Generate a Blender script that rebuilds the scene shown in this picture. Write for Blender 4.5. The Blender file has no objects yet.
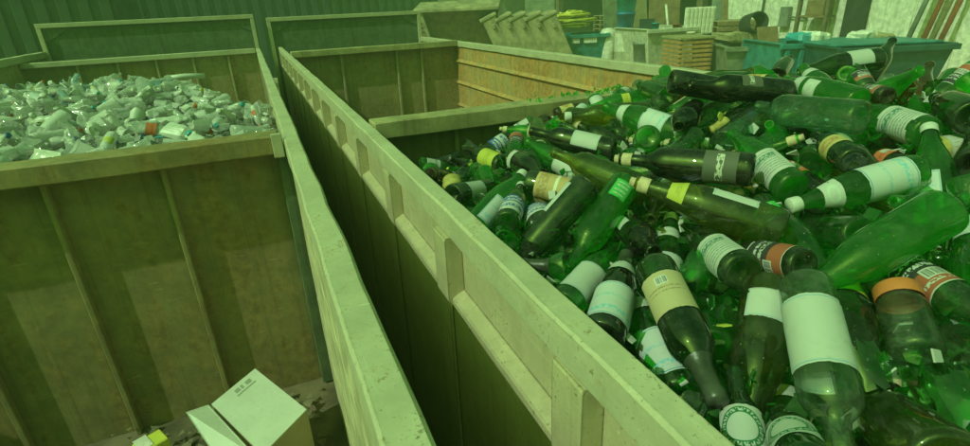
import bpy, bmesh, math, random
import numpy as np
from mathutils import Vector, Matrix
random.seed(11); rng = np.random.default_rng(5)
sc = bpy.context.scene
COL = sc.collection
# ------------------------------------------------------------------ camera
EYE = np.array([0.0, 0.0, 0.45]); FOC = 518.0; CX, CY = 485.0, 223.0
def _rot(a):
    rx, ry, rz = np.radians(a)
    cx, sx, cy, sy, cz, sz = np.cos(rx), np.sin(rx), np.cos(ry), np.sin(ry), np.cos(rz), np.sin(rz)
    return np.array([[cz,-sz,0],[sz,cz,0],[0,0,1]]) @ np.array([[1,0,0],[0,cx,-sx],[0,sx,cx]]) @ np.array([[cy,-sy,0],[sy,cy,0],[0,0,1]])
RC = _rot((67.1, -2.6, -22.25))
cam_data = bpy.data.cameras.new('camera'); cam = bpy.data.objects.new('camera', cam_data); COL.objects.link(cam)
cam_data.sensor_width = 36; cam_data.lens = 36*FOC/970; cam_data.clip_start = 0.02; cam_data.clip_end = 600
M4 = Matrix.Identity(4)
for i in range(3):
    for j in range(3): M4[i][j] = RC[i, j]
M4.translation = Vector(EYE); cam.matrix_world = M4
sc.camera = cam
# ------------------------------------------------------------------ sky, sun, exposure
SUN = Vector((-1.0, -0.29, 1.05)).normalized()
world = bpy.data.worlds.new('World'); sc.world = world; world.use_nodes = True
wn = world.node_tree; wn.nodes.clear()
sky = wn.nodes.new('ShaderNodeTexSky'); sky.sky_type = 'NISHITA'; sky.sun_disc = False
sky.sun_elevation = math.asin(SUN.z); sky.sun_rotation = math.atan2(SUN.x, SUN.y) % (2*math.pi)
sky.air_density = 2.5; sky.dust_density = 6.0
tint = wn.nodes.new('ShaderNodeMix'); tint.data_type = 'RGBA'; tint.blend_type = 'MULTIPLY'; tint.inputs[0].default_value = 1
tint.inputs[7].default_value = (0.37, 1.0, 0.22, 1)
bg = wn.nodes.new('ShaderNodeBackground'); bg.inputs[1].default_value = 0.15
wo = wn.nodes.new('ShaderNodeOutputWorld')
wn.links.new(sky.outputs[0], tint.inputs[6]); wn.links.new(tint.outputs[2], bg.inputs[0]); wn.links.new(bg.outputs[0], wo.inputs[0])
sun_d = bpy.data.lights.new('sun', 'SUN'); sun_d.energy = 3.6; sun_d.angle = math.radians(0.55); sun_d.color = (0.76, 1.0, 0.70)
sun = bpy.data.objects.new('sun', sun_d); COL.objects.link(sun)
sun.rotation_euler = SUN.to_track_quat('Z', 'Y').to_euler(); sun.location = (-8, -3, 9)
vs = sc.view_settings; vs.view_transform = 'Standard'; vs.look = 'None'; vs.exposure = -0.55; vs.gamma = 1
sc.render.engine = 'CYCLES'
cy = sc.cycles; cy.max_bounces = 10; cy.transparent_max_bounces = 28; cy.diffuse_bounces = 8; cy.glossy_bounces = 4; cy.transmission_bounces = 8
cy.sample_clamp_indirect = 4.0; cy.caustics_reflective = False; cy.use_denoising = True
# ------------------------------------------------------------------ picture <-> place
def rayd(px, py): return RC @ np.array([px-CX, -(py-CY), -FOC]) / FOC
def at(px, py, D): return EYE + rayd(px, py)*D          # a point D metres deep along the view axis
def onz(px, py, z):
    d = rayd(px, py); return EYE + d*((z-EYE[2])/d[2])
def topx(p):
    c = RC.T @ (np.array(p)-EYE); return np.array([CX+FOC*c[0]/-c[2], CY-FOC*c[1]/-c[2], -c[2]])
GZ = -1.30   # ground level; container rims are at z = 0
# ------------------------------------------------------------------ node helpers
class NT:
    def __init__(s, name):
        s.m = bpy.data.materials.new(name); s.m.use_nodes = True; s.t = s.m.node_tree; s.t.nodes.clear()
        s.out = s.t.nodes.new('ShaderNodeOutputMaterial')
    def n(s, typ, **kw):
        nd = s.t.nodes.new(typ)
        for k, v in kw.items(): setattr(nd, k, v)
        return nd
    def put(s, sock, v):
        if isinstance(v, bpy.types.NodeSocket): s.t.links.new(v, sock)
        elif isinstance(v, (tuple, list)): sock.default_value = (*v, 1) if (len(v) == 3 and sock.type == 'RGBA') else v
        else: sock.default_value = v
    def math(s, op, a, b=0.0, c=None, clamp=False):
        nd = s.n('ShaderNodeMath', operation=op, use_clamp=clamp); s.put(nd.inputs[0], a); s.put(nd.inputs[1], b)
        if c is not None: s.put(nd.inputs[2], c)
        return nd.outputs[0]
    def mix(s, f, a, b, mode='MIX'):
        nd = s.n('ShaderNodeMix', data_type='RGBA', blend_type=mode); s.put(nd.inputs[0], f); s.put(nd.inputs[6], a); s.put(nd.inputs[7], b); return nd.outputs[2]
    def coord(s, which='Object'): return s.n('ShaderNodeTexCoord').outputs[which]
    def noise(s, vec, scale, detail=4, rough=.55, dist=0.0):
        nd = s.n('ShaderNodeTexNoise'); s.put(nd.inputs['Vector'], vec); nd.inputs['Scale'].default_value = scale; nd.inputs['Detail'].default_value = detail
        nd.inputs['Roughness'].default_value = rough; nd.inputs['Distortion'].default_value = dist; return nd.outputs['Fac']
    def scl(s, vec, v3):
        nd = s.n('ShaderNodeMapping'); s.put(nd.inputs[0], vec); nd.inputs['Scale'].default_value = v3; return nd.outputs[0]
    def ramp(s, f, a, b):
        nd = s.n('ShaderNodeMapRange', interpolation_type='SMOOTHSTEP'); s.put(nd.inputs[0], f); nd.inputs[1].default_value = a; nd.inputs[2].default_value = b; return nd.outputs[0]
    def bsdf(s, col, rough=.6, bump=None, bs=.3, bd=.01, metal=0.0, spec=.5):
        nd = s.n('ShaderNodeBsdfPrincipled'); s.put(nd.inputs['Base Color'], col); s.put(nd.inputs['Roughness'], rough); s.put(nd.inputs['Metallic'], metal)
        nd.inputs['Specular IOR Level'].default_value = spec
        if bump is not None:
            b = s.n('ShaderNodeBump'); b.inputs['Strength'].default_value = bs; b.inputs['Distance'].default_value = bd; s.put(b.inputs['Height'], bump); s.t.links.new(b.outputs[0], nd.inputs['Normal'])
        return nd.outputs[0]
    def done(s, sh): s.t.links.new(sh, s.out.inputs[0]); return s.m
MAT = {}
def plain(name, col, rough=.6, var=.25, scale=6, bs=.15, metal=0.0):
    if name in MAT: return MAT[name]
    t = NT(name); c = t.coord(); f = t.noise(c, scale, 5); g = t.noise(c, scale*9, 3)
    lo = tuple(x*(1-var) for x in col); hi = tuple(min(1, x*(1+var)) for x in col)
    k = t.mix(t.ramp(f, .3, .7), lo, hi); k = t.mix(t.math('MULTIPLY', t.ramp(g, .55, .8), .35), k, tuple(x*.5 for x in col))
    MAT[name] = t.done(t.bsdf(k, rough, g, bs, .004, metal)); return MAT[name]
def steel(name, paint, rust=(.17,.075,.025), amount=.5, streak=True, rough=.6, grime=.3, near=False):
    t = NT(name); c = t.coord()
    big = t.noise(c, 1.7, 6, .65, .3); med = t.noise(c, 9, 6, .7); fine = t.noise(c, 24, 5, .65)
    m = t.math('ADD', t.math('MULTIPLY', big, .5), t.math('MULTIPLY', med, .5))
    if streak: m = t.math('ADD', t.math('MULTIPLY', m, .7), t.math('MULTIPLY', t.noise(t.scl(c, (14, 14, .9)), 1.0, 4, .6), .3))
    th = .78-.45*amount
    rm = t.ramp(m, th-.07, th+.06)
    pv = t.mix(t.ramp(med, .3, .75), tuple(x*(.84 if near else .68) for x in paint), tuple(min(1, x*(1.1 if near else 1.2)) for x in paint))
    sr = t.ramp(t.noise(t.scl(c, (26, 26, .5)), 1.0, 5, .7), .52, .68)
    rv = t.mix(t.ramp(fine, .3, .7), tuple(x*.7 for x in rust), tuple(min(1, x*1.4) for x in rust))
    k = t.mix(rm, pv, rv)
    if streak: k = t.mix(t.math('MULTIPLY', sr, .12 if near else .45), k, tuple(x*.6 for x in rust))
    k = t.mix(t.math('MULTIPLY', t.ramp(t.noise(t.scl(c, (9, 70, 70)), 1.0, 3, .6), .68, .72), .5), k, tuple(min(1, x*1.5) for x in paint))
    chips = t.math('MULTIPLY', t.ramp(t.noise(c, 38, 5, .75), .64, .70), .7)
    k = t.mix(chips if near else t.math('MULTIPLY', chips, .35), k, tuple(x*.7 for x in rust))
    k = t.mix(t.math('MULTIPLY', t.ramp(big, .45, .7), grime), k, tuple(x*.35 for x in paint))
    if near:
        pits = t.ramp(t.math('ADD', t.math('MULTIPLY', t.noise(c, 110, 5, .75), .65), t.math('MULTIPLY', med, .35)), .575, .625)
        k = t.mix(t.math('MULTIPLY', pits, .75), k, tuple(x*.45 for x in rust))
        k = t.mix(t.math('MULTIPLY', t.ramp(t.noise(c, 26, 6, .7, .6), .55, .72), .5), k, (.36,.27,.12))
        k = t.mix(t.math('MULTIPLY', t.ramp(t.noise(t.scl(c, (60, 2.5, 60)), 1.0, 4, .7), .60, .70), .35), k, tuple(min(1, x*1.25) for x in paint))
        bv = t.n('ShaderNodeBevel', samples=4); bv.inputs['Radius'].default_value = .007; ge = t.n('ShaderNodeNewGeometry')
        dt = t.n('ShaderNodeVectorMath', operation='DOT_PRODUCT'); t.put(dt.inputs[0], bv.outputs[0]); t.put(dt.inputs[1], ge.outputs['Normal'])
        ew = t.ramp(t.math('MULTIPLY', t.math('SUBTRACT', 1.0, dt.outputs['Value']), t.math('MULTIPLY_ADD', t.noise(c, 55, 5, .75), 2.4, -.55)), .03, .13)
        k = t.mix(t.math('MULTIPLY', ew, .85), k, tuple(x*.35 for x in rust))
    h = t.math('ADD', t.math('MULTIPLY', rm, -.35), t.math('MULTIPLY', fine, .5))
    return t.done(t.bsdf(k, t.math('MULTIPLY_ADD', rm, .25, rough), h, .45, .004))
def glass(name, col, edge=None, dust=.10, gl=.018, refr=.3, dusty=(.42,.42,.34), body=.16, bcol=None):
    t = NT(name); lw = t.n('ShaderNodeLayerWeight'); lw.inputs[0].default_value = .5; fc = lw.outputs['Facing']
    edge = edge or tuple(x**2.6*.8 for x in col)
    k = t.mix(t.math('POWER', fc, 1.6), col, edge)
    tr = t.n('ShaderNodeBsdfTransparent'); t.put(tr.inputs[0], k)
    rf = t.n('ShaderNodeBsdfRefraction'); t.put(rf.inputs[0], k); rf.inputs['Roughness'].default_value = .02; rf.inputs['IOR'].default_value = 1.18
    m1 = t.n('ShaderNodeMixShader'); m1.inputs[0].default_value = refr; t.t.links.new(tr.outputs[0], m1.inputs[1]); t.t.links.new(rf.outputs[0], m1.inputs[2])
    c = t.coord()
    b = t.n('ShaderNodeBump'); b.inputs['Strength'].default_value = .12; b.inputs['Distance'].default_value = .004; t.put(b.inputs['Height'], t.noise(c, 35, 2))
    t.t.links.new(b.outputs[0], rf.inputs['Normal'])
    tl = t.n('ShaderNodeBsdfTranslucent'); t.put(tl.inputs[0], bcol or tuple(min(1, x*1.1) for x in col))
    m0 = t.n('ShaderNodeMixShader'); m0.inputs[0].default_value = body; t.t.links.new(m1.outputs[0], m0.inputs[1]); t.t.links.new(tl.outputs[0], m0.inputs[2]); m1 = m0
    df = t.n('ShaderNodeBsdfDiffuse'); t.put(df.inputs[0], dusty)
    d = t.math('MULTIPLY', t.ramp(t.noise(c, 22, 6, .75), .35, .8), dust*2.0)
    spots = t.math('MULTIPLY', t.ramp(t.noise(c, 160, 2, .6), .68, .76), .55)
    d = t.math('MAXIMUM', d, spots)
    m2 = t.n('ShaderNodeMixShader'); t.put(m2.inputs[0], d); t.t.links.new(m1.outputs[0], m2.inputs[1]); t.t.links.new(df.outputs[0], m2.inputs[2])
    gs = t.n('ShaderNodeBsdfGlossy'); gs.inputs['Roughness'].default_value = gl; t.put(gs.inputs[0], (1, 1, 1)); t.t.links.new(b.outputs[0], gs.inputs['Normal'])
    fr = t.math('MULTIPLY_ADD', t.math('POWER', fc, 4.0), .75, .075, clamp=True)
    m3 = t.n('ShaderNodeMixShader'); t.put(m3.inputs[0], fr); t.t.links.new(m2.outputs[0], m3.inputs[1]); t.t.links.new(gs.outputs[0], m3.inputs[2])
    return t.done(m3.outputs[0])
def paper(name, base, ink=(.05,.05,.05), border=None, rows=0, title=None, ring=None, zone=None, barcode=None, panel=None, dirt=.5):
    """printed label; u runs round the bottle, v up its axis"""
    t = NT(name); uv = t.coord('UV'); sp = t.n('ShaderNodeSeparateXYZ'); t.put(sp.inputs[0], uv); u, v = sp.outputs[0], sp.outputs[1]
    oc = t.coord(); k = base
    box = lambda a, b, c, d: t.math('MULTIPLY', t.math('MULTIPLY', t.math('GREATER_THAN', u, a), t.math('LESS_THAN', u, b)), t.math('MULTIPLY', t.math('GREATER_THAN', v, c), t.math('LESS_THAN', v, d)))
    if zone:
        for (a, b, c, d, col) in zone: k = t.mix(box(a, b, c, d), k, col)
    if panel:
        for (a, b, c, d, col) in panel: k = t.mix(box(a, b, c, d), k, col)
    if border:
        e = t.math('MAXIMUM', t.math('ABSOLUTE', t.math('SUBTRACT', u, .5)), t.math('ABSOLUTE', t.math('SUBTRACT', v, .5)))
        k = t.mix(t.math('MULTIPLY', t.math('GREATER_THAN', e, .455), t.math('LESS_THAN', e, .475)), k, border)
    def glyph(fu, fv, thr):
        cb = t.n('ShaderNodeCombineXYZ'); t.put(cb.inputs[0], t.math('MULTIPLY', u, fu)); t.put(cb.inputs[1], t.math('MULTIPLY', v, fv))
        return t.math('GREATER_THAN', t.noise(cb.outputs[0], 1.0, 2, .6), thr)
    if rows:
        fr = t.math('FRACT', t.math('MULTIPLY', v, rows)); band = t.math('MULTIPLY', t.math('GREATER_THAN', fr, .3), t.math('LESS_THAN', fr, .72))
        k = t.mix(t.math('MULTIPLY', t.math('MULTIPLY', t.math('MULTIPLY', band, glyph(70, rows*2.2, .47)), box(.12, .88, .08, .9)), .75), k, ink)
    if title:
        for (v0, v1, dens, col) in title:
            k = t.mix(t.math('MULTIPLY', box(.14, .86, v0, v1), glyph(dens, 14, .48)), k, col)
    if ring:
        (cu, cv, r0, r1, asp, col, fill) = ring
        dx = t.math('MULTIPLY', t.math('SUBTRACT', u, cu), asp); dy = t.math('SUBTRACT', v, cv)
        rr = t.math('SQRT', t.math('ADD', t.math('MULTIPLY', dx, dx), t.math('MULTIPLY', dy, dy)))
        if fill is not None: k = t.mix(t.math('LESS_THAN', rr, r0), k, fill)
        k = t.mix(t.math('MULTIPLY', t.math('GREATER_THAN', rr, r0), t.math('LESS_THAN', rr, r1)), k, col)
        ang = t.math('ARCTAN2', dy, dx); cb = t.n('ShaderNodeCombineXYZ'); t.put(cb.inputs[0], t.math('MULTIPLY', ang, 9)); t.put(cb.inputs[1], t.math('MULTIPLY', rr, 8))
        let = t.math('GREATER_THAN', t.noise(cb.outputs[0], 1.0, 1), .5); mid = (r0+r1)/2; w = (r1-r0)*.28
        k = t.mix(t.math('MULTIPLY', let, t.math('LESS_THAN', t.math('ABSOLUTE', t.math('SUBTRACT', rr, mid)), w)), k, base)
    if barcode:
        (a, b, c, d) = barcode; k = t.mix(box(a, b, c, d), k, (.52,.52,.48))
        cb = t.n('ShaderNodeCombineXYZ'); t.put(cb.inputs[0], t.math('MULTIPLY', u, 160))
        k = t.mix(t.math('MULTIPLY', box(a+.02, b-.02, c+.03, d-.03), t.math('GREATER_THAN', t.noise(cb.outputs[0], 1.0, 0), .5)), k, (.03,.03,.03))
    f = t.noise(oc, 40, 5, .7); k = t.mix(t.math('MULTIPLY', t.ramp(f, .5, .8), dirt), k, (.22,.20,.12))
    return t.done(t.bsdf(k, .7, f, .25, .002))
# ------------------------------------------------------------------ mesh helpers
def link(name, me, mat, parent=None):
    o = bpy.data.objects.new(name, me); COL.objects.link(o)
    if mat is not None and not me.materials: me.materials.append(mat)
    if parent is not None: o.parent = parent
    return o
def tag(o, label=None, cat=None, group=None, kind=None):
    if label: o['label'] = label
    if cat: o['category'] = cat
    if group: o['group'] = group
    if kind: o['kind'] = kind
    return o
def empty(name, loc=(0,0,0), rz=0.0):
    o = bpy.data.objects.new(name, None); COL.objects.link(o); o.location = loc; o.rotation_euler = (0,0,rz); o.empty_display_size = .1; return o
def me_from(bm, name, smooth=False):
    me = bpy.data.meshes.new(name); bm.to_mesh(me); bm.free()
    if smooth:
        for p in me.polygons: p.use_smooth = True
    return me
def poly(name, V, F, mat, parent=None, smooth=False):
    me = bpy.data.meshes.new(name); me.from_pydata([tuple(v) for v in V], [], F); me.update()
    if smooth:
        for p in me.polygons: p.use_smooth = True
    return link(name, me, mat, parent)
def box(name, a, b, mat, parent=None, bev=.004, rot=None, rough=0.0, seg=1):
    """box between two corners; rough > 0 cuts it along its longest side and dents it"""
    a, b = np.minimum(a, b), np.maximum(a, b); ctr = (a+b)/2; d = b-a
    bm = bmesh.new(); bmesh.ops.create_cube(bm, size=1)
    for v in bm.verts: v.co = Vector((v.co.x*d[0], v.co.y*d[1], v.co.z*d[2]))
    if rough > 0:
        ax = int(np.argmax(d)); n = max(2, int(d[ax]/.09)); n = min(n, 110)
        ed = [e for e in bm.edges if abs((e.verts[0].co-e.verts[1].co)[ax]) > d[ax]*.9]
        bmesh.ops.subdivide_edges(bm, edges=ed, cuts=n)
    if bev > 0: bmesh.ops.bevel(bm, geom=list(bm.edges), offset=min(bev, min(d)*.3), segments=seg, affect='EDGES', clamp_overlap=True)if rough == 0 else None
    if rough > 0:
        if bev > 0:
            ed = [e for e in bm.edges if len(e.link_faces) == 2 and e.calc_face_angle(0) > .5]
            bmesh.ops.bevel(bm, geom=ed, offset=min(bev, min(d)*.25), segments=1, affect='EDGES')
        from mathutils import noise as mn
        for v in bm.verts:
            p = (v.co+Vector(ctr))*5.0
            v.co += Vector((mn.noise(p), mn.noise(p+Vector((31,0,0))), mn.noise(p+Vector((0,57,0)))))*rough + Vector((mn.noise(p*7), mn.noise(p*7+Vector((9,0,0))), mn.noise(p*7+Vector((0,3,0)))))*rough*.35
    if rot is not None:
        for v in bm.verts: v.co = rot @ v.co
    me = me_from(bm, name); o = link(name, me, mat, parent); o.location = tuple(ctr); return o
def prism(name, prof, p0, p1, mat, parent=None, axis='y'):
    """profile (a, z) extruded along y or x from p0 to p1"""
    n = len(prof); V = []
    for q in (p0, p1):
        for (a, z) in prof: V.append((a, q, z) if axis == 'y' else (q, a, z))
    F = [tuple(range(n)), tuple(range(2*n-1, n-1, -1))] + [(i, i+n, (i+1) % n+n, (i+1) % n) for i in range(n)]
    bm = bmesh.new(); vs_ = [bm.verts.new(v) for v in V]
    for f in F: bm.faces.new([vs_[i] for i in f])
    bmesh.ops.recalc_face_normals(bm, faces=bm.faces)
    return link(name, me_from(bm, name), mat, parent)
def lathe(prof, seg=22, arc=(0, 2*math.pi), uv=False, smooth=True, name='lathe', jit=0.0, seed=0):
    full = abs(arc[1]-arc[0]-2*math.pi) < 1e-6; V = []; F = []; UV = []; nr = len(prof); ns = seg if full else seg+1
    r2 = random.Random(seed)
    for (r, z) in prof:
        for i in range(ns):
            a = arc[0]+(arc[1]-arc[0])*i/seg; k = 1+(r2.uniform(-jit, jit) if jit else 0)
            V.append((r*k*math.cos(a), r*k*math.sin(a), z+(r2.uniform(-jit, jit)*.02 if jit else 0)))
    for j in range(nr-1):
        for i in range(seg):
            i2 = (i+1) % ns
            F.append((j*ns+i, j*ns+i2, (j+1)*ns+i2, (j+1)*ns+i)); UV.append([(i/seg, j/(nr-1)), ((i+1)/seg, j/(nr-1)), ((i+1)/seg, (j+1)/(nr-1)), (i/seg, (j+1)/(nr-1))])
    me = bpy.data.meshes.new(name); me.from_pydata(V, [], F); me.update()
    if uv:
        l = me.uv_layers.new(name='UVMap')
        for p, q in zip(me.polygons, UV):
            for li, c in zip(p.loop_indices, q): l.data[li].uv = c
    if smooth:
        for p in me.polygons: p.use_smooth = True
    return me
def tube(name, pts, r, mat, parent=None, seg=8):
    V = []; F = []; pts = [Vector(p) for p in pts]
    for i, p in enumerate(pts):
        d = (pts[min(i+1, len(pts)-1)]-pts[max(i-1, 0)]).normalized(); q = d.to_track_quat('Z', 'Y')
        for k in range(seg):
            a = 2*math.pi*k/seg; V.append(p+q @ Vector((r*math.cos(a), r*math.sin(a), 0)))
    for i in range(len(pts)-1):
        for k in range(seg): F.append((i*seg+k, i*seg+(k+1) % seg, (i+1)*seg+(k+1) % seg, (i+1)*seg+k))
    F += [tuple(range(seg-1, -1, -1)), tuple(range((len(pts)-1)*seg, len(pts)*seg))]
    return poly(name, V, F, mat, parent, True)
# ------------------------------------------------------------------ materials
m_beige = steel('beige_painted_steel', (.52,.47,.28), amount=.12, rough=.55, grime=.12, near=True)
m_rail = steel('weathered_rail_steel', (.50,.47,.32), (.30,.20,.085), amount=.36, streak=False, grime=.15, near=True)
m_brown = steel('brown_worn_steel', (.31,.25,.11), (.27,.18,.065), amount=.55, grime=.3)
m_rust = steel('rusty_inner_steel', (.46,.34,.15), (.46,.24,.07), amount=.62, grime=.3)
m_dark = steel('dark_green_grey_steel', (.115,.15,.085), (.10,.07,.03), amount=.2, grime=.2)
m_olive = steel('dusty_tan_steel', (.38,.33,.17), (.25,.17,.07), amount=.4, grime=.2)
m_ribs = steel('brown_rib_steel', (.34,.28,.13), (.24,.17,.06), amount=.5)
m_plank = plain('worn_plank', (.50,.44,.27), .8, .3, 12, .5)
m_ground = plain('dry_yard_ground', (.40,.34,.22), .95, .3, 1.2, .5)
m_floor = plain('dirty_steel_floor', (.14,.11,.06), .8, .5, 5, .4)

# ------------------------------------------------------------------ ground
gme = bpy.data.meshes.new('ground'); gme.from_pydata([(-150,-60,GZ),(150,-60,GZ),(150,260,GZ),(-150,260,GZ)], [], [(0,1,2,3)])
tag(link('ground', gme, m_ground), 'dry tan yard ground around the containers', kind='structure')

# ------------------------------------------------------------------ left container
LC = tag(empty('roll_off_container', (-1.1, 3.5, GZ)), 'open brown steel container holding clear plastic, left of the narrow gap', 'container', 'roll-off containers')
LC_off = Vector((1.1, -3.5, -GZ))
def ch(o, root):   # children are built in place coordinates
    o.parent = root; o.matrix_parent_inverse = Matrix.Translation(-Vector(root.location)); return o
# right wall
wall = ch(box('side_wall', (.078,-.5,-1.28), (.098,8.5,-.04), m_beige, None, 0), LC)
ch(box('top_rail', (.046,-.5,-.072), (.105,8.56,0), m_rail, None, .006, rough=.005), LC)
zz = -.075
for k in range(5):
    h = .225; y1 = 2.215-random.uniform(0, .03)
    ch(box('wall_plank', (.052+random.uniform(0,.006),-.45,zz-h+.006), (.077,y1,zz), m_plank, None, .003, rough=.003), LC); zz -= h
ch(box('corner_post', (.01,2.225,-1.24), (.07,2.262,-.08), m_dark, None, .004), LC)
ch(box('side_wall', (-2.45,-.5,-1.28), (-2.42,8.5,.06), m_olive, None, 0), LC)
ch(box('top_rail', (-2.46,-.5,.055), (-2.38,8.5,.13), m_rail, None, .006, rough=.005), LC)
ch(box('floor_plate', (-2.42,-.5,-1.29), (.078,8.5,-1.25), m_floor, None, 0), LC)
ch(box('end_wall', (-2.42,-.56,-1.28), (.078,-.53,-.05), m_olive, None, 0), LC)
# cross divider with ribs
DL = ch(box('divider_wall', (-2.42,2.285,-1.249), (.044,2.297,-.03), m_brown, None, 0), LC)
def sub(o, part): o.parent = part; o.matrix_parent_inverse = Matrix.Translation(-Vector(part.location)); return o
sub(box('divider_rail', (-2.415,2.168,-.064), (.03,2.284,.010), m_brown, None, .005, rough=.003), DL)
for x in (-1.92,-1.54,-1.16,-.785,-.405):
    sub(box('rib', (x-.010,2.248,-1.248), (x+.010,2.284,-.066), m_ribs, None, .003), DL)
sub(box('rail_end_plate', (.0,2.150,-.075), (.040,2.167,.020), m_rail, None, .003), DL)
# far cross lip and headboard
FL = ch(box('divider_wall', (-2.42,7.61,-1.249), (.044,7.63,.0), m_brown, None, 0), LC)
sub(box('divider_rail', (-2.415,7.54,-.005), (.03,7.609,.053), m_rail, None, .005), FL)
for x in (-1.9,-1.5,-1.1,-.7,-.3): sub(box('rib', (x-.012,7.57,-1.248), (x+.012,7.609,-.006), m_olive, None, .003), FL)
def headboard(root, x0, x1, y, zt, zb=-1.249):
    H = ch(box('headboard', (x0+.05,y,zb), (x1-.05,y+.02,zt-.05), m_dark, None, 0), root)
    sub(box('headboard_rim', (x0,y-.04,zt-.055), (x1,y+.03,zt), m_rail, None, .005), H)
    for x in (x0, x1-.05): sub(box('headboard_post', (x,y-.04,zb), (x+.05,y+.03,zt-.056), m_rail, None, .004), H)
    for s, x in ((1, x0+.051), (-1, x1-.051)):
        for q in (zt-.058,):
            sub(poly('gusset', [(x,y-.002,q),(x+s*.30,y-.002,q),(x,y-.002,q-.17),(x,y-.012,q),(x+s*.30,y-.012,q),(x,y-.012,q-.17)], [(0,1,2),(5,4,3),(0,3,4,1),(1,4,5,2),(2,5,3,0)], m_dark), H)
    return H
headboard(LC, -2.40, .098, 8.46, .455)

# ------------------------------------------------------------------ right container
RK = tag(empty('roll_off_container', (1.45, 3.5, GZ)), 'open beige ribbed steel container heaped with green glass bottles, right of the gap', 'container', 'roll-off containers')
ch(box('top_rail', (.350,-.5,-.072), (.403,8.5,0), m_rail, None, .006, rough=.005), RK)
ch(box('side_wall', (.386,-.5,-.24), (.399,8.5,-.05), m_beige, None, 0, rough=0), RK)
ch(prism('wall_ledge', [(.3855,-.224),(.354,-.240),(.351,-.246),(.351,-.264),(.3855,-.264)], -.5, 8.5, m_beige), RK)
ch(box('lower_wall', (.352,-.5,-1.28), (.386,8.5,-.265), m_beige, None, 0), RK)
y = -.10
while y < 8.4:
    w = .092+random.uniform(-.004,.004); e = random.uniform(-.003,.003)
    ch(prism('rib', [(.3852,-.0735),(.3465+e,-.0735),(.3440+e,-.08),(.3440+e,-1.27),(.3505,-1.27),(.3505,-.2665),(.3852,-.2665)], y, y+w, m_beige), RK); y += .60
# right wall with lengthwise stiffeners
RW = ch(box('side_wall', (2.522,-.5,-1.28), (2.54,8.5,-.03), m_rust, None, 0), RK)
ch(box('top_rail', (2.50,-.5,-.055), (2.57,8.5,.012), m_rail, None, .006, rough=.004), RK)
for z in (-.245,-.525,-.83): sub(prism('stiffener', [(2.5215,z+.03),(2.492,z),(2.5215,z-.03)], 2.31, 8.44, m_rust), RW)
ch(box('floor_plate', (.399,-.5,-1.29), (2.52,8.5,-1.25), m_floor, None, 0), RK)
ch(box('end_wall', (.399,-.56,-1.28), (2.54,-.53,-.05), m_beige, None, 0), RK)
DR = ch(box('divider_wall', (.405,2.285,-1.249), (2.52,2.297,-.03), m_brown, None, 0), RK)
sub(box('divider_rail', (.408,2.168,-.064), (2.498,2.284,.010), m_olive, None, .005, rough=.003), DR)
for x in (.8,1.2,1.6,2.0): sub(box('rib', (x-.010,2.248,-1.248), (x+.010,2.284,-.066), m_olive, None, .003), DR)
CR = ch(box('divider_wall', (.405,6.90,-1.249), (2.52,6.912,.0), m_brown, None, 0), RK)
sub(box('divider_rail', (.408,6.78,-.045), (2.498,6.899,.025), m_olive, None, .005, rough=.003), CR)
for x in (.99,1.69,2.02): sub(box('rib', (x-.014,6.855,-1.248), (x+.014,6.899,-.047), m_olive, None, .003), CR)
headboard(RK, .26, 2.53, 8.52, .40)

# ------------------------------------------------------------------ yard behind: shed, sheds in shade, bins
HEAD = math.radians(-22.25)
def spot(px, D): # a place on the ground, D metres deep, under picture column px
    d = rayd(px, 0); lo, hi = -300, 3000
    for _ in range(60):
        mid = (lo+hi)/2; p = at(px, mid, D)
        if p[2] > GZ: lo = mid
        else: hi = mid
    return at(px, lo, D)
def base_y(px, D):
    return topx(spot(px, D))[1]
m_white = steel('white_sheet_siding', (.82,.80,.70), (.3,.2,.1), amount=.02, grime=.08, rough=.5)
m_post = plain('dark_post_timber', (.16,.12,.07), .8)
m_black = plain('shade_and_drum_black', (.035,.035,.03), .9)  # near-black puts shed and doorway shade into colour; the drum's own black too
m_teal = plain('teal_painted_bin', (.03,.20,.20), .5, .3, 5)
m_blue = plain('blue_plastic', (.03,.18,.40), .4, .2)
m_cyan = plain('cyan_plastic', (.04,.36,.42), .4, .2)
m_greyp = plain('grey_plastic', (.20,.22,.19), .5)
m_tan = plain('tan_hopper_paint', (.34,.29,.17), .7, .35, 4)
m_board = plain('brown_board', (.24,.16,.08), .8)
m_crate = plain('orange_brown_slats', (.42,.22,.08), .7, .3)
m_yellow = plain('yellow_rope', (.65,.60,.10), .8)
m_red = plain('red_brown_pipe', (.35,.10,.05), .6)
m_wrust = steel('white_rusty_bin', (.62,.60,.48), (.32,.17,.05), amount=.35, grime=.15)
m_skip = plain('grey_green_skip', (.20,.22,.15), .7, .3, 4)

# white shed: ribbed sheets each a piece of the wall
SH = tag(empty('metal_shed', (13.4, 8.0, GZ)), 'white sheet metal shed behind the bottle heap', 'shed')
yy = 2.0
while yy < 13.0:
    ch(box('wall_sheet', (13.40,yy,GZ), (13.46,yy+.90,3.6), m_white, None, .01), SH)
    ch(box('seam_strip', (13.372,yy+.87,GZ), (13.399,yy+.93,3.6), m_white, None, .008), SH); yy += .92
ch(box('roof', (12.9,1.5,3.62), (22,13.4,3.75), m_white, None, 0), SH)
ch(box('back_wall', (21.8,1.9,GZ), (21.9,13.3,3.6), m_white, None, 0), SH)
eb = ch(box('electrical_box', (13.24,10.45,-.45), (13.37,10.72,.05), m_greyp, None, .01), SH)
ch(tube('conduit', [(13.33,11.35,3.5),(13.33,11.35,-.4)], .03, m_greyp), SH)
ch(tube('conduit', [(13.33,10.44,-.2),(13.33,9.95,-.24)], .02, m_greyp), SH)
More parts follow.
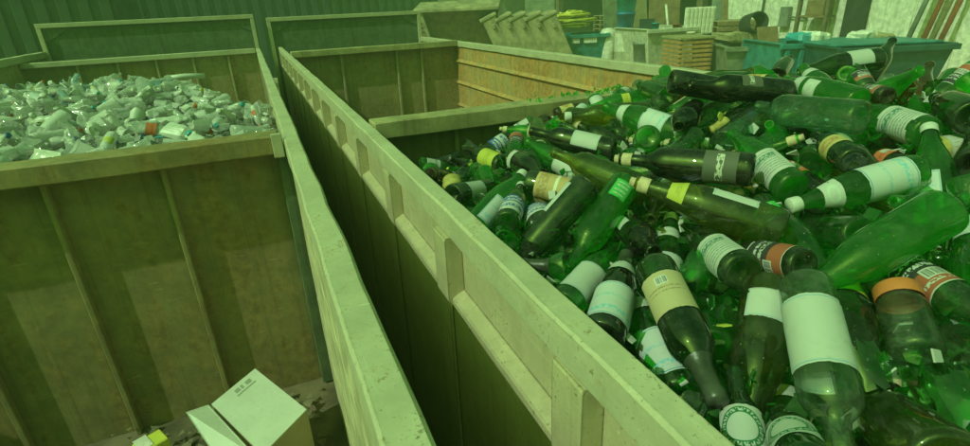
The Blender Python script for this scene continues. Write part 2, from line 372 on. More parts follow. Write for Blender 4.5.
# open-front dark shed further along the same row
OS = tag(empty('open_shed', (16, 24, GZ)), 'open-front shed in deep shade beyond the white shed', 'shed')
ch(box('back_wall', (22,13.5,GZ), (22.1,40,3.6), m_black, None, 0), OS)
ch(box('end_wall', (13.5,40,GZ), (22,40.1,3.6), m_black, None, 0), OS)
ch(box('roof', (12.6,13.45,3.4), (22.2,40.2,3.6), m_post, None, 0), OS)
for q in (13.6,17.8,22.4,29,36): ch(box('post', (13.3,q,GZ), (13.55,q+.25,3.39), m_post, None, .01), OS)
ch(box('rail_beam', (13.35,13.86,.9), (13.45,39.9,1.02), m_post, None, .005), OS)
# dark containers closing the view on the left
def ship(label, x0, x1, y, h, mat, n):
    o = tag(empty('shipping_container', ((x0+x1)/2, y, GZ)), label, 'container', 'shipping containers at the back')
    ch(box('wall_panel', (x0,y,GZ), (x1,y+2.4,GZ+h), mat, None, .02), o)
    w = (x1-x0)/n
    for i in range(n): ch(box('corrugation', (x0+w*(i+.2),y-.05,GZ+.12), (x0+w*(i+.75),y-.001,GZ+h-.12), mat, None, .015), o)
    return o
m_ship = plain('dark_green_corrugated', (.030,.055,.030), .6, .3, 2)
m_ship2 = plain('dark_blue_grey_corrugated', (.03,.045,.05), .6, .3, 2)
ship('dark green corrugated container behind the plastic, leftmost', -9.5, -2.2, 12.5, 2.9, m_ship, 22)
ship('dark corrugated container behind the left headboard', -3.3, 2.4, 17.0, 3.6, m_ship2, 18)
ship('dark green corrugated container behind the right headboard', 3.0, 7.2, 21.5, 4.0, m_ship, 12)
tag(box('notice_board', at(58,-3,12.5), at(58,-3,12.5)+np.array([.62,.03,.36]), m_white, None, .005), 'pale notice board on the leftmost dark container', 'board')
# far pale yard wall
yw = tag(box('yard_wall', (7.6,33,GZ), (24,33.3,2.6), plain('weathered_block_wall', (.30,.29,.20), .9, .3, 1.5, .4), None, .02), 'pale weathered wall closing the yard far behind', 'wall')
tag(box('blue_tarp', at(484,-2,31), at(484,-2,31)+np.array([2.0,.2,.5]), m_cyan, None, .05), 'small bright blue tarp bundle on the far yard wall', 'tarp')

# tipping hoppers leaning in a row
def hopper(px, D, label, w, first):
    p = spot(px, D); o = tag(empty('tipping_hopper', p, HEAD), label, 'hopper', 'tan hoppers leaning in a row')
    L = Matrix.Rotation(math.radians(-24), 4, 'Y')
    def bar(name, a, b, m=m_tan):
        q = box(name, a, b, m, None, .015, rot=None); me = q.data
        ctr = Vector(q.location)
        for v in me.vertices: v.co = (L @ (v.co+ctr))
        q.location = (0,0,0); q.parent = o; return q
    bar('side_plate', (-.10,-.02,.05), (.30,.06,1.45)); bar('back_plate', (-.10,.061,.05), (-.03,w-.06,1.42))
    bar('side_plate', (-.10,w-.06,.05), (.30,w,1.45)); bar('top_lip', (-.16,-.05,1.451), (.34,w+.03,1.53))
    bar('base_plate', (-.029,.061,.05), (.28,w-.06,.13)); bar('pivot', (.08,-.10,1.15), (.18,-.021,1.26))
    return o
for i, (px, D) in enumerate([(508,15.0),(523,14.8),(537,14.6),(552,14.4),(567,14.2)]):
    hopper(px, D, ['tan tipping hopper leaning at the left end of its row','second leaning tan hopper from the left of its row','middle leaning tan hopper of the row of five','fourth leaning tan hopper from the left of its row','tan tipping hopper leaning at the right end of its row, by the teal bin'][i], 1.5, i == 0)
big = tag(empty('tipping_hopper', spot(461,16.2), HEAD), 'wide tan hopper with open brown front behind the rusty container wall', 'hopper')
def kid(root, name, a, b, m, bev=.01, rot=None):
    o = box(name, a, b, m, None, bev, rot=rot); o.parent = root; return o
def quadbox(root, name, V, m):
    o = poly(name, V, [(0,1,2,3),(7,6,5,4),(0,4,5,1),(1,5,6,2),(2,6,7,3),(3,7,4,0)], m, root); return o
quadbox(big, 'back_plate', [(-1.1,.0,1.62),(1.25,.0,1.62),(.95,.25,.25),(-.7,.25,.25),(-1.1,.06,1.62),(1.25,.06,1.62),(.95,.31,.25),(-.7,.31,.25)], m_board)
quadbox(big, 'top_lip', [(-1.3,-.55,1.66),(1.2,-.55,1.66),(1.3,.1,1.88),(-1.1,.1,1.88),(-1.3,-.55,1.60),(1.2,-.55,1.60),(1.3,.1,1.80),(-1.1,.1,1.80)], m_tan)
quadbox(big, 'side_plate', [(-1.15,-.5,1.6),(-1.05,-.5,1.6),(-.65,-.2,.2),(-.75,-.2,.2),(-1.15,.05,1.6),(-1.05,.05,1.6),(-.65,.3,.2),(-.75,.3,.2)], m_tan)
kid(big, 'base_frame', (-.9,-.3,0), (1.1,.4,.2), m_post)

def bin_box(name, px0, px1, ytop, D, label, mat, depth=1.1, taper=.08, turn=0.0, rim=True, cat='bin', group=None, base=0.0):
    pm = (px0+px1)/2; p = spot(pm, D); o = tag(empty(name, p, HEAD+turn), label, cat, group)
    w = (px1-px0)*D/FOC; tz = at(pm, ytop, D)[2]-GZ; h = tz; t = taper*w; th = .05
    def wallq(nm, a, b, c, d, nrm):
        n = Vector(nrm)*th; V = [Vector(q) for q in (a, b, c, d)]; return quadbox(o, nm, [tuple(v) for v in V]+[tuple(v+n) for v in V], mat)
    x = w/2; z0 = base
    wallq('front_wall', (-x+t,0,z0), (x-t,0,z0), (x,-.12,h), (-x,-.12,h), (0,1,0))
    wallq('back_wall', (-x+t,depth-th,z0), (x-t,depth-th,z0), (x,depth+.05,h), (-x,depth+.05,h), (0,1,0))
    wallq('side_wall', (-x+t,th,z0), (-x+t,depth-th,z0), (-x,depth+.05,h), (-x,-.12+th,h), (1,0,0))
    wallq('side_wall', (x-t-th,th,z0), (x-t-th,depth-th,z0), (x-th,depth+.05,h), (x-th,-.12+th,h), (1,0,0))
    kid(o, 'floor_plate', (-x+t+.06,.06,z0+.02), (x-t-.06,depth-.06,z0+.08), mat)
    if rim:
        kid(o, 'rim', (-x-.05,-.20,h-.08), (x+.05,-.125,h+.02), mat); kid(o, 'rim', (-x-.05,-.124,h+.001), (-x+.06,depth,h+.03), mat); kid(o, 'rim', (x-.06,-.124,h+.001), (x+.05,depth,h+.03), mat)
    return o, w, h
tb, w, h = bin_box('waste_bin', 557, 606, 34, 15.5, 'teal steel bin with pale stickers under a heap of yellow rope', m_teal, 1.3)
for sx, ww in ((-.32,.22),(.02,.38)): kid(tb, 'sticker', (sx,-.150,h*.72), (sx+ww,-.128,h*.92), m_white, .002)
# rope heap
rp = tag(empty('rope_heap', tuple(spot(572,16.2)+np.array([0,0,h-.05]))), 'heap of tangled yellow rope on the teal bin', 'rope')
for k in range(26):
    pts = []; a0 = random.uniform(0, 6.28); r0 = random.uniform(.1, .5); zc = random.uniform(0, .5)*(1-r0*.7)
    for j in range(10):
        a = a0+j*.7; pts.append((r0*1.6*math.cos(a)+random.uniform(-.05,.05), r0*.8*math.sin(a), zc+random.uniform(-.03,.03)+.35*(1-r0)))
    tube('rope_strand', pts, .028, m_yellow, rp, 5)
def lathe_thing(name, prof, p, mat, label, cat, group=None, seg=20, rot=None):
    o = link(name, lathe(prof, seg, name=name), mat); o.location = tuple(p)
    if rot: o.rotation_euler = rot
    return tag(o, label, cat, group)
bp = [(0,.0),(.15,0),(.155,.01),(.19,.36),(.2,.36),(.2,.40),(.185,.40),(.15,.03),(0,.02)]
S = 1.35
lathe_thing('barrel', [(0,0),(.26,0),(.28,.03),(.27,.3),(.29,.32),(.27,.35),(.28,.78),(.25,.82),(0,.82)], spot(623,15.2), m_wrust, 'rusty white drum under the two stacked buckets', 'drum')
pz = spot(623,15.2)
lathe_thing('bucket', [(r*S,z*S) for r, z in bp], pz+np.array([0,0,.825]), m_blue, 'lower deep blue bucket on the rusty white drum', 'bucket', 'stacked buckets')
lathe_thing('bucket', [(r*S*1.06,z*S) for r, z in bp], pz+np.array([0,0,1.20]), m_cyan, 'upper cyan bucket stacked inside the deep blue one', 'bucket', 'stacked buckets')
lathe_thing('bucket', [(r*1.6,z*1.6) for r, z in bp], spot(643,14.2), m_greyp, 'grey pail standing left of the white rusty bin', 'bucket')
lathe_thing('barrel', [(0,0),(.22,0),(.24,.05),(.24,.8),(.20,.9),(.1,.95),(0,.95)], spot(607,15.6), m_white, 'pale plastic drum between teal bin and buckets', 'drum')
wb, w, h = bin_box('waste_bin', 640, 692, 28, 14.0, 'white rust-stained steel bin with flared sides', m_wrust, 1.6, .12, .25)
def panel(name, px, yc, D, w, h, mat, label, cat, lean=8, turn=0.0, z=None):
    p = at(px, yc, D); o = box(name, np.array([-w/2,-.02,-h/2]), np.array([w/2,.02,h/2]), mat, None, .008); o.location = tuple(p); o.rotation_euler = (math.radians(-lean), 0, HEAD+turn); return tag(o, label, cat)
panel('plywood_sheet', 664, 17, 15.9, .95, 1.1, m_board, 'brown board leaning upright behind the white rusty bin', 'board', 6)
panel('glass_sheet', 613, 16, 16.4, .7, 1.0, m_skip, 'grey-green pane leaning behind the stacked buckets', 'pane', 10, .3)
panel('picture_frame', 647, 24, 14.6, .42, .28, m_ship2, 'small dark screen set on the white rusty bin', 'screen', 10)
lv = tag(empty('louvre_panel', tuple(at(699,24,13.7)), HEAD), 'white slatted panel leaning beside the shed corner', 'panel')
kid(lv, 'frame', (-.40,-.02,-.42), (.40,.02,.42), m_white)
for i in range(7): kid(lv, 'slat', (-.37+i*.108,-.05,-.40), (-.29+i*.108,-.021,.40), m_white, .006)
tag(tube('pipe', [tuple(at(668,26,14.9)), tuple(at(666,5,15.2))], .035, m_white), 'short white pipe standing behind the white rusty bin', 'pipe')
# slatted crate
def slat_crate(px0, px1, ytop, D, mat, label, n=7):
    pm = (px0+px1)/2; p = spot(pm, D); w = (px1-px0)*D/FOC; h = at(pm, ytop, D)[2]-GZ
    o = tag(empty('slatted_crate', p, HEAD+.12), label, 'crate', 'slatted crates by the shed')
    for i in range(n):
        z0 = .08+i*(h-.08)/n; z1 = z0+(h-.08)/n-.035
        kid(o, 'slat', (-w/2,0,z0), (w/2,.03,z1), mat, .006); kid(o, 'slat', (w/2-.03,.031,z0), (w/2,.9,z1), mat, .006)
        kid(o, 'slat', (-w/2,.031,z0), (-w/2+.03,.9,z1), mat, .006)
    for x in (-w/2+.031, -.04, w/2-.10): kid(o, 'post', (x,.032,0), (x+.06,.09,h), m_board, .005)
    kid(o, 'lid', (-w/2-.02,-.03,h+.001), (w/2+.03,.95,h+.05), m_olive, .008)
    return o
slat_crate(676, 711, 38, 12.4, m_crate, 'orange-brown slatted crate right of the white rusty bin')
slat_crate(708, 729, 36, 13.2, m_skip, 'dark slatted crate behind the orange-brown one', 8)
sk, w, h = bin_box('waste_bin', 722, 757, 46, 11.9, 'low grey-green sloped skip against the white shed', m_skip, 1.2, .15, -.1)
lathe_thing('pipe_drum', [(.20,0),(.24,0),(.25,.02),(.25,.5),(.24,.52),(.21,.52),(.20,.02)], at(748,25,12.9), m_black, 'black open drum lying on its side on top of junk', 'drum', None, 22, (math.radians(80), 0, HEAD))
tag(box('rubbish_pile', at(738,41,12.9)-np.array([.55,.3,.0]), at(738,41,12.9)+np.array([.55,.3,.22]), m_olive, None, .04, rough=.06), 'pale junk heaped under the black drum', 'junk')
bb, w, h = bin_box('waste_bin', 772, 838, 42, 10.6, 'teal-blue ribbed steel bin in front of the white shed', m_teal, 1.4, .03)
for i in range(5): kid(bb, 'rib', (-w*.45+i*w*.21,-.19,.1), (-w*.45+i*w*.21+.09,-.126,h-.1), m_teal, .01)
db, w, h = bin_box('waste_bin', 826, 938, 45, 9.6, 'dark teal steel bin with wide rim at the foot of the white shed', plain('dark_teal_bin', (.018,.075,.07), .5, .3, 5), 1.5, .05)
kid(db, 'lid', (-w*.52,-.05,h+.031), (w*.42,1.5,h+.075), m_teal, .02); 
for k, (px, py, c) in enumerate([(800,38,m_cyan),(815,37,m_white),(862,36,m_white),(880,38,m_olive)]):
    p = at(px, py, 10.4); tag(box('rubbish_bag', p-np.array([.22,.2,.10]), p+np.array([.22,.2,.10]), c, None, .05, rough=.05), ['blue crumpled bag lying on the ribbed teal bin','white crumpled bag lying on the ribbed teal bin','white flattened sack on the dark teal bin lid','tan flattened sack on the dark teal bin lid'][k], 'bag')
# loose clutter between the bins
def pallet(px, D, n, label):
    p = spot(px, D); o = tag(empty('pallet_stack', p, HEAD+random.uniform(-.4,.4)), label, 'pallets', 'stacked pallets in the yard')
    for i in range(n):
        z = i*.14
        for y0 in (0,.45,.9): kid(o, 'bearer', (-.55,y0,z), (.55,y0+.09,z+.09), m_board, .005)
        for j in range(6): kid(o, 'plank', (-.55+j*.19,0,z+.0905), (-.55+j*.19+.14,.99,z+.112), m_olive, .004)
    return o
pallet(620, 17.6, 9, 'tall stack of wooden pallets behind the stacked buckets'); pallet(735, 13.6, 8, 'stack of wooden pallets behind the grey-green skip'); pallet(425, 17.5, 10, 'stack of wooden pallets left of the wide tan hopper')
for k, (px, py, D, w_, h_, m_, ln, lb) in enumerate([(640,12,16.6,.5,1.3,m_olive,12,'narrow tan board leaning behind the stacked buckets'),(717,14,13.9,.30,1.4,m_greyp,9,'narrow grey plank leaning at the shed corner'),(725,16,13.8,.16,1.5,m_board,14,'thin brown plank leaning at the shed corner'),(768,38,11.6,.5,.5,m_board,20,'small brown board propped left of the ribbed teal bin'),(920,52,10.9,.35,.5,m_white,16,'small white board propped right of the dark teal bin'),(540,4,21,1.2,1.6,m_skip,8,'grey-green sheet leaning in the dark shed behind the hoppers')]):
    panel('board', px, py, D, w_, h_, m_, lb, 'board', ln, random.uniform(-.3,.3))
for k, (px, py, D, m_, lb) in enumerate([(655,26,14.2,m_cyan,'small cyan pail on the white rusty bin'),(676,27,14.2,m_red,'small red-brown pail on the white rusty bin'),(690,36,12.9,m_white,'small white pail on the orange-brown crate'),(706,37,12.9,m_greyp,'small grey pail on the orange-brown crate'),(928,60,10.6,m_white,'small white pail right of the dark teal bin'),(912,62,10.6,m_crate,'small orange-brown pail right of the dark teal bin')]):
    lathe_thing('bucket', [(r*.55,z*.6) for r, z in bp], at(px, py+6, D), m_, lb, 'bucket', 'small pails in the yard', 16)
# rack on the wall
rk = tag(empty('storage_rack', (13.1, 8.6, GZ)), 'dark storage rack with crates against the white shed', 'rack')
for a in (9.1, 9.85): ch(box('post', (12.85,a,GZ), (12.95,a+.08,2.6), m_post, None, .008), rk)
for z in (-.7,-.2,.35,.9,1.5): ch(box('shelf', (12.86,9.19,z), (13.3,9.84,z+.05), m_board, None, .006), rk)
for z, a, wd, hh, c, lb in ((-.149,9.25,.45,.34,m_board,'brown carton on the lowest visible shelf of the rack'),(.401,9.22,.58,.40,m_olive,'long tan carton on the middle shelf of the rack'),(.951,9.3,.4,.4,m_crate,'orange-brown carton on the upper shelf of the rack')):
    tag(box('carton', (12.9,a,z), (13.25,a+wd,z+hh), c, None, .01), lb, 'carton', 'cartons on the rack')
dp = tag(box('doorway_shade_panel', (13.30,8.45,GZ), (13.371,9.0,1.6), m_black, None, .01), 'black panel standing in for doorway shade, right of the storage rack', 'doorway_shade')  # black sheet painted in place of the shade inside an opening
for k, (p0, p1, c) in enumerate([((13.0,7.1,GZ),(13.3,6.5,2.9),m_red),((12.9,6.9,GZ),(13.3,6.3,2.9),m_olive),((12.8,6.7,GZ),(13.3,6.1,2.9),m_red),((12.8,7.3,GZ),(13.3,6.8,2.5),m_greyp)]):
    tag(tube('pole', [p0, p1], .05, c), ['red-brown pole leaning on the white shed, left of the tan pole','tan pole leaning on the white shed between red-brown poles','red-brown pole leaning nearest the right edge','grey pole leaning leftmost on the white shed'][k], 'pole', 'poles leaning on the shed')
cb = tag(box('cardboard_sheet', (4.3,1.6,-.42), (6.6,2.9,-.38), plain('flattened_cardboard', (.42,.30,.15), .85), None, .004, rough=.02), 'flat tan cardboard lying on boxes beyond the heap', 'cardboard')
cbx = tag(box('pallet_box', (4.4,1.7,GZ), (6.5,2.8,-.425), plain('pallet_wood', (.34,.25,.13), .85), None, .01), 'wooden pallet box under the flat tan cardboard', 'box')

# ------------------------------------------------------------------ in the left pit: carton, litter
m_cart = plain('white_carton', (.60,.62,.54), .75, .05, 8, .1); m_carts = plain('kraft_carton_side', (.42,.36,.22), .8, .1, 8, .1)
ZT = -.88
A, B, Cc = [onz(px, py, ZT) for px, py in ((211.5,404),(255,368.5),(306.5,409.4))]
Dd = A+Cc-B
cartn = tag(empty('carton', tuple((A+Cc)/2*[1,1,0]+np.array([0,0,-1.25]))), 'white-topped cardboard carton with open flap at the bottom of the pit', 'carton')
def slab(name, P, th, m, root, lift=None):
    P = [Vector(p) for p in P]; n = (P[1]-P[0]).cross(P[2]-P[0]).normalized()*th
    o = poly(name, list(P)+[p-n for p in P], [(3,2,1,0),(4,5,6,7),(0,1,5,4),(1,2,6,5),(2,3,7,6),(3,0,4,7)] if len(P) == 4 else [(2,1,0),(3,4,5),(0,1,4,3),(1,2,5,4),(2,0,3,5)], m); return ch(o, root)
lo = lambda p: np.array([p[0], p[1], -1.249])
slab('top_panel', (A, Dd, Cc, B), .006, m_cart, cartn)
for p, q in ((Cc, Dd), (Dd, A), (A, B), (B, Cc)):
    e = np.array([0,0,-.007]); slab('side_panel', (p+e, q+e, lo(q), lo(p)), .006, m_carts, cartn)
uA, uB = (Dd-A), (B-A)
def onTop(u, v, h=.001): return A+uA*u+uB*v+np.array([0,0,h])
m_ink = plain('carton_print', (.33,.35,.28), .8, .1)
for (u0, u1, v0, v1) in ((.07,.13,.42,.52),(.07,.13,.55,.60),(.07,.13,.66,.78),(.16,.18,.40,.82)):
    slab('print_mark', (onTop(u0,v0), onTop(u1,v0), onTop(u1,v1), onTop(u0,v1)), .0008, m_ink, cartn)
out = (A-B); out = out/np.linalg.norm(out)
fl = slab('flap', (A+out*.01+np.array([0,0,.004]), Dd+out*.02+np.array([0,0,.004]), Dd+out*.10+np.array([0,0,-.09]), A+out*.07+np.array([-.02,0,.03])), .005, m_cart, cartn)
p = onz(150, 441, -1.02)
yb = tag(empty('package', (p[0], p[1], -1.25)), 'small yellow package by the foot of the divider ribs', 'package')
r_ = Matrix.Rotation(.5, 4, 'Z')
o = box('box_body', np.array(p)+[-.05,-.04,-.22], np.array(p)+[.05,.04,0], plain('yellow_carton', (.62,.62,.08), .6, .1), None, .004, rot=r_); ch(o, yb)
o = box('label_panel', np.array(p)+[-.045,-.041,.001], np.array(p)+[.0,.035,.003], m_white, None, 0, rot=r_); ch(o, yb)
litter_V, litter_F = [], []
for k in range(260):
    x, y_ = random.uniform(-1.6, .03), random.uniform(1.2, 2.24)
    if random.random() < .5: x = -.35+random.gauss(0, .22); y_ = 2.1+random.gauss(0, .06)
    if x > .03 or y_ > 2.24: continue
    z = -1.247+random.uniform(0, .05); s = random.uniform(.006, .03); a = random.uniform(0, 6.3); b = len(litter_V)
    for q in range(3): litter_V.append((x+s*math.cos(a+q*2.1), y_+s*math.sin(a+q*2.1), z+random.uniform(0, s)))
    litter_F.append((b, b+1, b+2))
tag(poly('litter', litter_V, litter_F, plain('litter_scraps', (.20,.17,.10), .9)), 'scraps of pale litter on the pit floor', 'litter', kind='stuff')

# ------------------------------------------------------------------ packing helper: bodies as strings of spheres
class Pack:
    def __init__(s): s.P = np.zeros((0,3)); s.Rr = np.zeros(0); s.own = np.zeros(0, int); s.n = 0
    def hit(s, P, R, tol=.004):
        if not len(s.P): return False
        m = (np.abs(s.P-P.mean(0)) < .40).all(1)
        if not m.any(): return False
        d = np.linalg.norm(s.P[m][:,None]-P[None], axis=2); return bool((d < s.Rr[m][:,None]+R[None]-tol).any())
    def add(s, P, R): s.P = np.vstack([s.P, P]); s.Rr = np.concatenate([s.Rr, R]); s.own = np.concatenate([s.own, np.full(len(R), s.n)]); s.n += 1
def frame_from(axis, toward, roll=0.0):
    z = np.array(axis)/np.linalg.norm(axis); x = np.array(toward)-z*np.dot(toward, z); x /= np.linalg.norm(x)+1e-9; y = np.cross(z, x)
    x2 = x*math.cos(roll)+y*math.sin(roll); y2 = np.cross(z, x2); return np.stack([x2, y2, z], 1)
def mat4(R, t, s=1.0):
    m = Matrix.Identity(4)
    for i in range(3):
        for j in range(3): m[i][j] = R[i, j]*s
        m[i][3] = t[i]
    return m

# ------------------------------------------------------------------ glass bottles
PROF = {
 'wine': [(0,.028),(.016,.020),(.028,.002),(.033,0),(.0365,.004),(.038,.012),(.038,.10),(.038,.185),(.0365,.198),(.031,.212),(.0215,.225),(.0162,.236),(.0148,.250),(.0142,.284),(.0158,.286),(.0158,.296),(.0140,.300),(.0105,.299),(.0100,.27)],
 'champ': [(0,.035),(.018,.024),(.032,.002),(.038,0),(.0425,.005),(.044,.014),(.044,.09),(.044,.145),(.0425,.165),(.038,.188),(.0315,.210),(.0245,.233),(.0192,.256),(.0162,.280),(.0155,.292),(.0172,.294),(.0172,.304),(.0150,.310),(.0115,.309),(.0110,.28)],
 'mineral': [(0,.010),(.020,.006),(.030,0),(.0365,.004),(.038,.012),(.038,.08),(.038,.138),(.0368,.158),(.0330,.180),(.0270,.204),(.0210,.226),(.0165,.246),(.0142,.262),(.0138,.266),(.0152,.268),(.0152,.278),(.0130,.281),(.0100,.280),(.0095,.26)],
 'beer': [(0,.008),(.016,.005),(.024,0),(.0295,.004),(.0310,.011),(.0310,.06),(.0310,.122),(.0295,.136),(.0245,.152),(.0185,.167),(.0150,.184),(.0130,.212),(.0128,.216),(.0142,.218),(.0142,.227),(.0125,.230),(.0095,.229),(.0090,.21)],
 'liquor': [(0,.012),(.022,.008),(.032,0),(.0385,.004),(.040,.012),(.040,.10),(.040,.195),(.0388,.208),(.034,.220),(.0255,.230),(.0180,.238),(.0158,.248),(.0152,.272),(.0168,.274),(.0168,.284),(.0150,.287),(.0115,.286),(.0110,.26)],
 'jar': [(0,.006),(.020,.004),(.030,0),(.0345,.003),(.036,.010),(.036,.05),(.036,.085),(.0345,.096),(.0305,.103),(.0305,.118),(.0315,.119),(.0315,.124),(.028,.125),(.027,.10)],
 'stub': [(0,.028),(.016,.020),(.028,.002),(.033,0),(.0365,.004),(.038,.012),(.038,.05),(.038,.085),(.038,.10)],
 'neckp': [(.0375,.0),(.037,.006),(.031,.022),(.0215,.035),(.0162,.046),(.0148,.060),(.0142,.094),(.0158,.096),(.0158,.106),(.0140,.110),(.0105,.109),(.0100,.08)],
}
LEN = {k: max(z for r, z in p) for k, p in PROF.items()}
RAD = {k: max(r for r, z in p) for k, p in PROF.items()}
NAME = {'wine':'wine_bottle','champ':'wine_bottle','mineral':'water_bottle','beer':'beer_bottle','liquor':'liquor_bottle','jar':'glass_jar','stub':'broken_bottle','neckp':'broken_bottle'}
CAT = {'wine':'bottle','champ':'bottle','mineral':'bottle','beer':'bottle','liquor':'bottle','jar':'jar','stub':'broken bottle','neckp':'broken bottle'}
def rad_at(k, z):
    p = [q for q in PROF[k] if q[1] >= .004][0:]; zs = [q[1] for q in p]; i = zs.index(max(zs)); return float(np.interp(z, zs[:i+1], [q[0] for q in p[:i+1]]))
SPH = {}
for k in PROF:
    L = LEN[k]; zs = np.arange(RAD[k]*.75, L, .022); SPH[k] = (zs, np.array([rad_at(k, z)+.0008 for z in zs]))
GL = {
 'green': glass('bright_green_glass', (.30,.92,.26), (.06,.50,.06), dust=.05, body=.36, bcol=(.10,.88,.10)),
 'mid': glass('mid_green_glass', (.17,.70,.17), (.03,.26,.04), dust=.06, body=.26, bcol=(.06,.60,.08)),
 'dark': glass('dark_bottle_green_glass', (.13,.44,.09), (.02,.09,.016), dust=.06, body=.15, bcol=(.06,.30,.05)),
 'black': glass('near_black_green_glass', (.055,.14,.045), (.010,.026,.009), dust=.06, body=.09, bcol=(.03,.08,.03)),
 'olive': glass('olive_glass', (.62,.68,.14), (.22,.23,.02), dust=.05, body=.22, bcol=(.60,.58,.05)),
 'amber': glass('amber_glass', (.52,.36,.06), (.14,.06,.006), dust=.06, body=.16, bcol=(.4,.22,.03)),
 'clear': glass('clear_glass', (.90,.95,.90), (.50,.62,.52), dust=.08, refr=.22, body=.05, bcol=(.7,.8,.7)),
 'aqua': glass('aqua_glass', (.66,.90,.80), (.26,.52,.42), dust=.07, refr=.22, body=.08, bcol=(.5,.8,.65)),
 'blue': glass('blue_glass', (.05,.18,.55), (.01,.03,.2), dust=.06, body=.2, bcol=(.04,.12,.6)),
}
GTXT = {'green':'bright green','mid':'mid green','dark':'dark green','black':'near-black','olive':'olive','amber':'amber','clear':'clear','aqua':'pale aqua','blue':'blue'}
W = (.47,.49,.44)
LB = {
 'white': paper('white_label', W, (.15,.25,.2), border=(.25,.40,.45), rows=0, dirt=.35),
 'whitetext': paper('white_text_label', W, (.08,.12,.10), rows=11, title=[(.62,.80,16,(.08,.2,.14))], dirt=.3),
 'pell': paper('white_blue_bordered_label', (.50,.54,.51), (.12,.3,.4), border=(.10,.32,.42), title=[(.14,.26,22,(.2,.5,.55)),(.55,.62,26,(.3,.5,.5))], dirt=.25),
 'cream': paper('cream_label', (.46,.38,.22), (.12,.08,.04), rows=0, panel=None, barcode=(.38,.62,.12,.34), title=[(.40,.44,40,(.25,.18,.1)),(.5,.53,40,(.25,.18,.1))], dirt=.35),
 'tan': paper('tan_label', (.50,.36,.16), (.2,.1,.04), zone=[(0,1,.62,.70,(.7,.68,.5))], title=[(.2,.45,14,(.38,.25,.1))], dirt=.4),
 'redblack': paper('black_and_red_label', (.03,.03,.03), W, rows=0, zone=[(0,1,0,.40,(.36,.10,.05)),(0,1,.0,.02,W),(0,1,.97,1,W)], barcode=(.12,.45,.26,.50), title=[(.56,.66,20,W),(.72,.80,24,W)], dirt=.2),
 'redblackr': paper('black_and_red_barcode_label', (.03,.03,.03), W, rows=0, zone=[(0,1,.56,1,(.36,.10,.05)),(0,1,.0,.03,W),(0,1,.97,1,W)], barcode=(.12,.45,.50,.76), title=[(.16,.24,20,W),(.32,.42,24,W),(.80,.88,18,W)], dirt=.2),
 'oval': paper('green_oval_beer_label', (.50,.53,.47), (.02,.12,.04), ring=(.5,.5,.30,.44,1.0,(.02,.17,.06),(.50,.53,.47)), zone=None, panel=[(.04,.96,.40,.52,(.015,.02,.015))], title=[(.56,.64,30,(.05,.2,.1)),(.28,.34,30,(.05,.2,.1))], dirt=.15),
 'shield': paper('pale_neck_label', W, (.1,.3,.3), ring=(.5,.5,.2,.3,1,(.5,.62,.5),None), dirt=.3),
 'orange': paper('orange_red_label', (.55,.15,.05), (.2,.05,.02), title=[(.3,.5,12,(.4,.08,.03))], zone=[(.7,.95,.3,.9,W)], dirt=.25),
 'gold': paper('gold_label', (.50,.42,.16), (.3,.1,.05), ring=(.5,.5,.12,.26,1,(.42,.14,.05),None), dirt=.3),
 'bluewhite': paper('blue_and_white_label', W, (.05,.1,.3), zone=[(0,1,.55,1,(.03,.08,.28))], title=[(.60,.74,10,W),(.80,.92,14,W),(.2,.4,20,(.03,.1,.3))], dirt=.25),
 'grey': paper('dark_grey_label', (.09,.10,.07), W, title=[(.4,.62,7,(.5,.52,.42))], dirt=.4),
 'yellow': paper('yellow_green_label', (.45,.46,.06), (.2,.2,.02), title=[(.3,.6,9,(.35,.36,.04))], dirt=.4),
 'script': paper('white_script_print', (.05,.40,.07), W, rows=0, title=[(.12,.20,26,W),(.30,.42,20,W),(.55,.66,22,W),(.78,.86,28,W)], dirt=.0),
}
LTXT = {'white':'white label','whitetext':'small-print label','pell':'blue-edged label','cream':'cream label','tan':'tan label','redblack':'black and red label','oval':'round green-and-white label','shield':'pale neck label','orange':'orange-red label','gold':'gold label','bluewhite':'blue and white label','grey':'dark grey label','yellow':'yellow-green label','script':'white script print'}
m_capw = plain('white_metal_cap', (.55,.57,.50), .4, .1, 20); m_cork = plain('pale_cork', (.52,.42,.25), .85, .2, 60); m_foil = plain('dark_foil', (.05,.06,.04), .35, .3, 30); m_foilg = plain('gold_foil', (.42,.36,.10), .35, .3, 30)
m_capo = plain('orange_jar_lid', (.55,.17,.05), .5, .1, 20); m_foilr = plain('red_foil', (.38,.07,.04), .4, .2, 30); m_foilb = plain('blue_cap', (.03,.12,.35), .4, .2, 30)
TOPM = {'white':m_capw,'cork':m_cork,'foil':m_foil,'gold':m_foilg,'red':m_foilr,'blue':m_foilb,'orange':m_capo}
_mc = {}
def bottle_mesh(kind, gl):
    if (kind, gl) not in _mc:
        me = lathe(PROF[kind], 26, name=NAME[kind])
        if kind in ('stub', 'neckp'):
            n_ = len(me.vertices)
            for i_ in (range(n_-26, n_) if kind == 'stub' else range(26)): me.vertices[i_].co.z += random.uniform(-.022, .022)*(1 if kind == 'stub' else .5)
        me.materials.append(GL[gl]); _mc[(kind, gl)] = me
    return _mc[(kind, gl)]
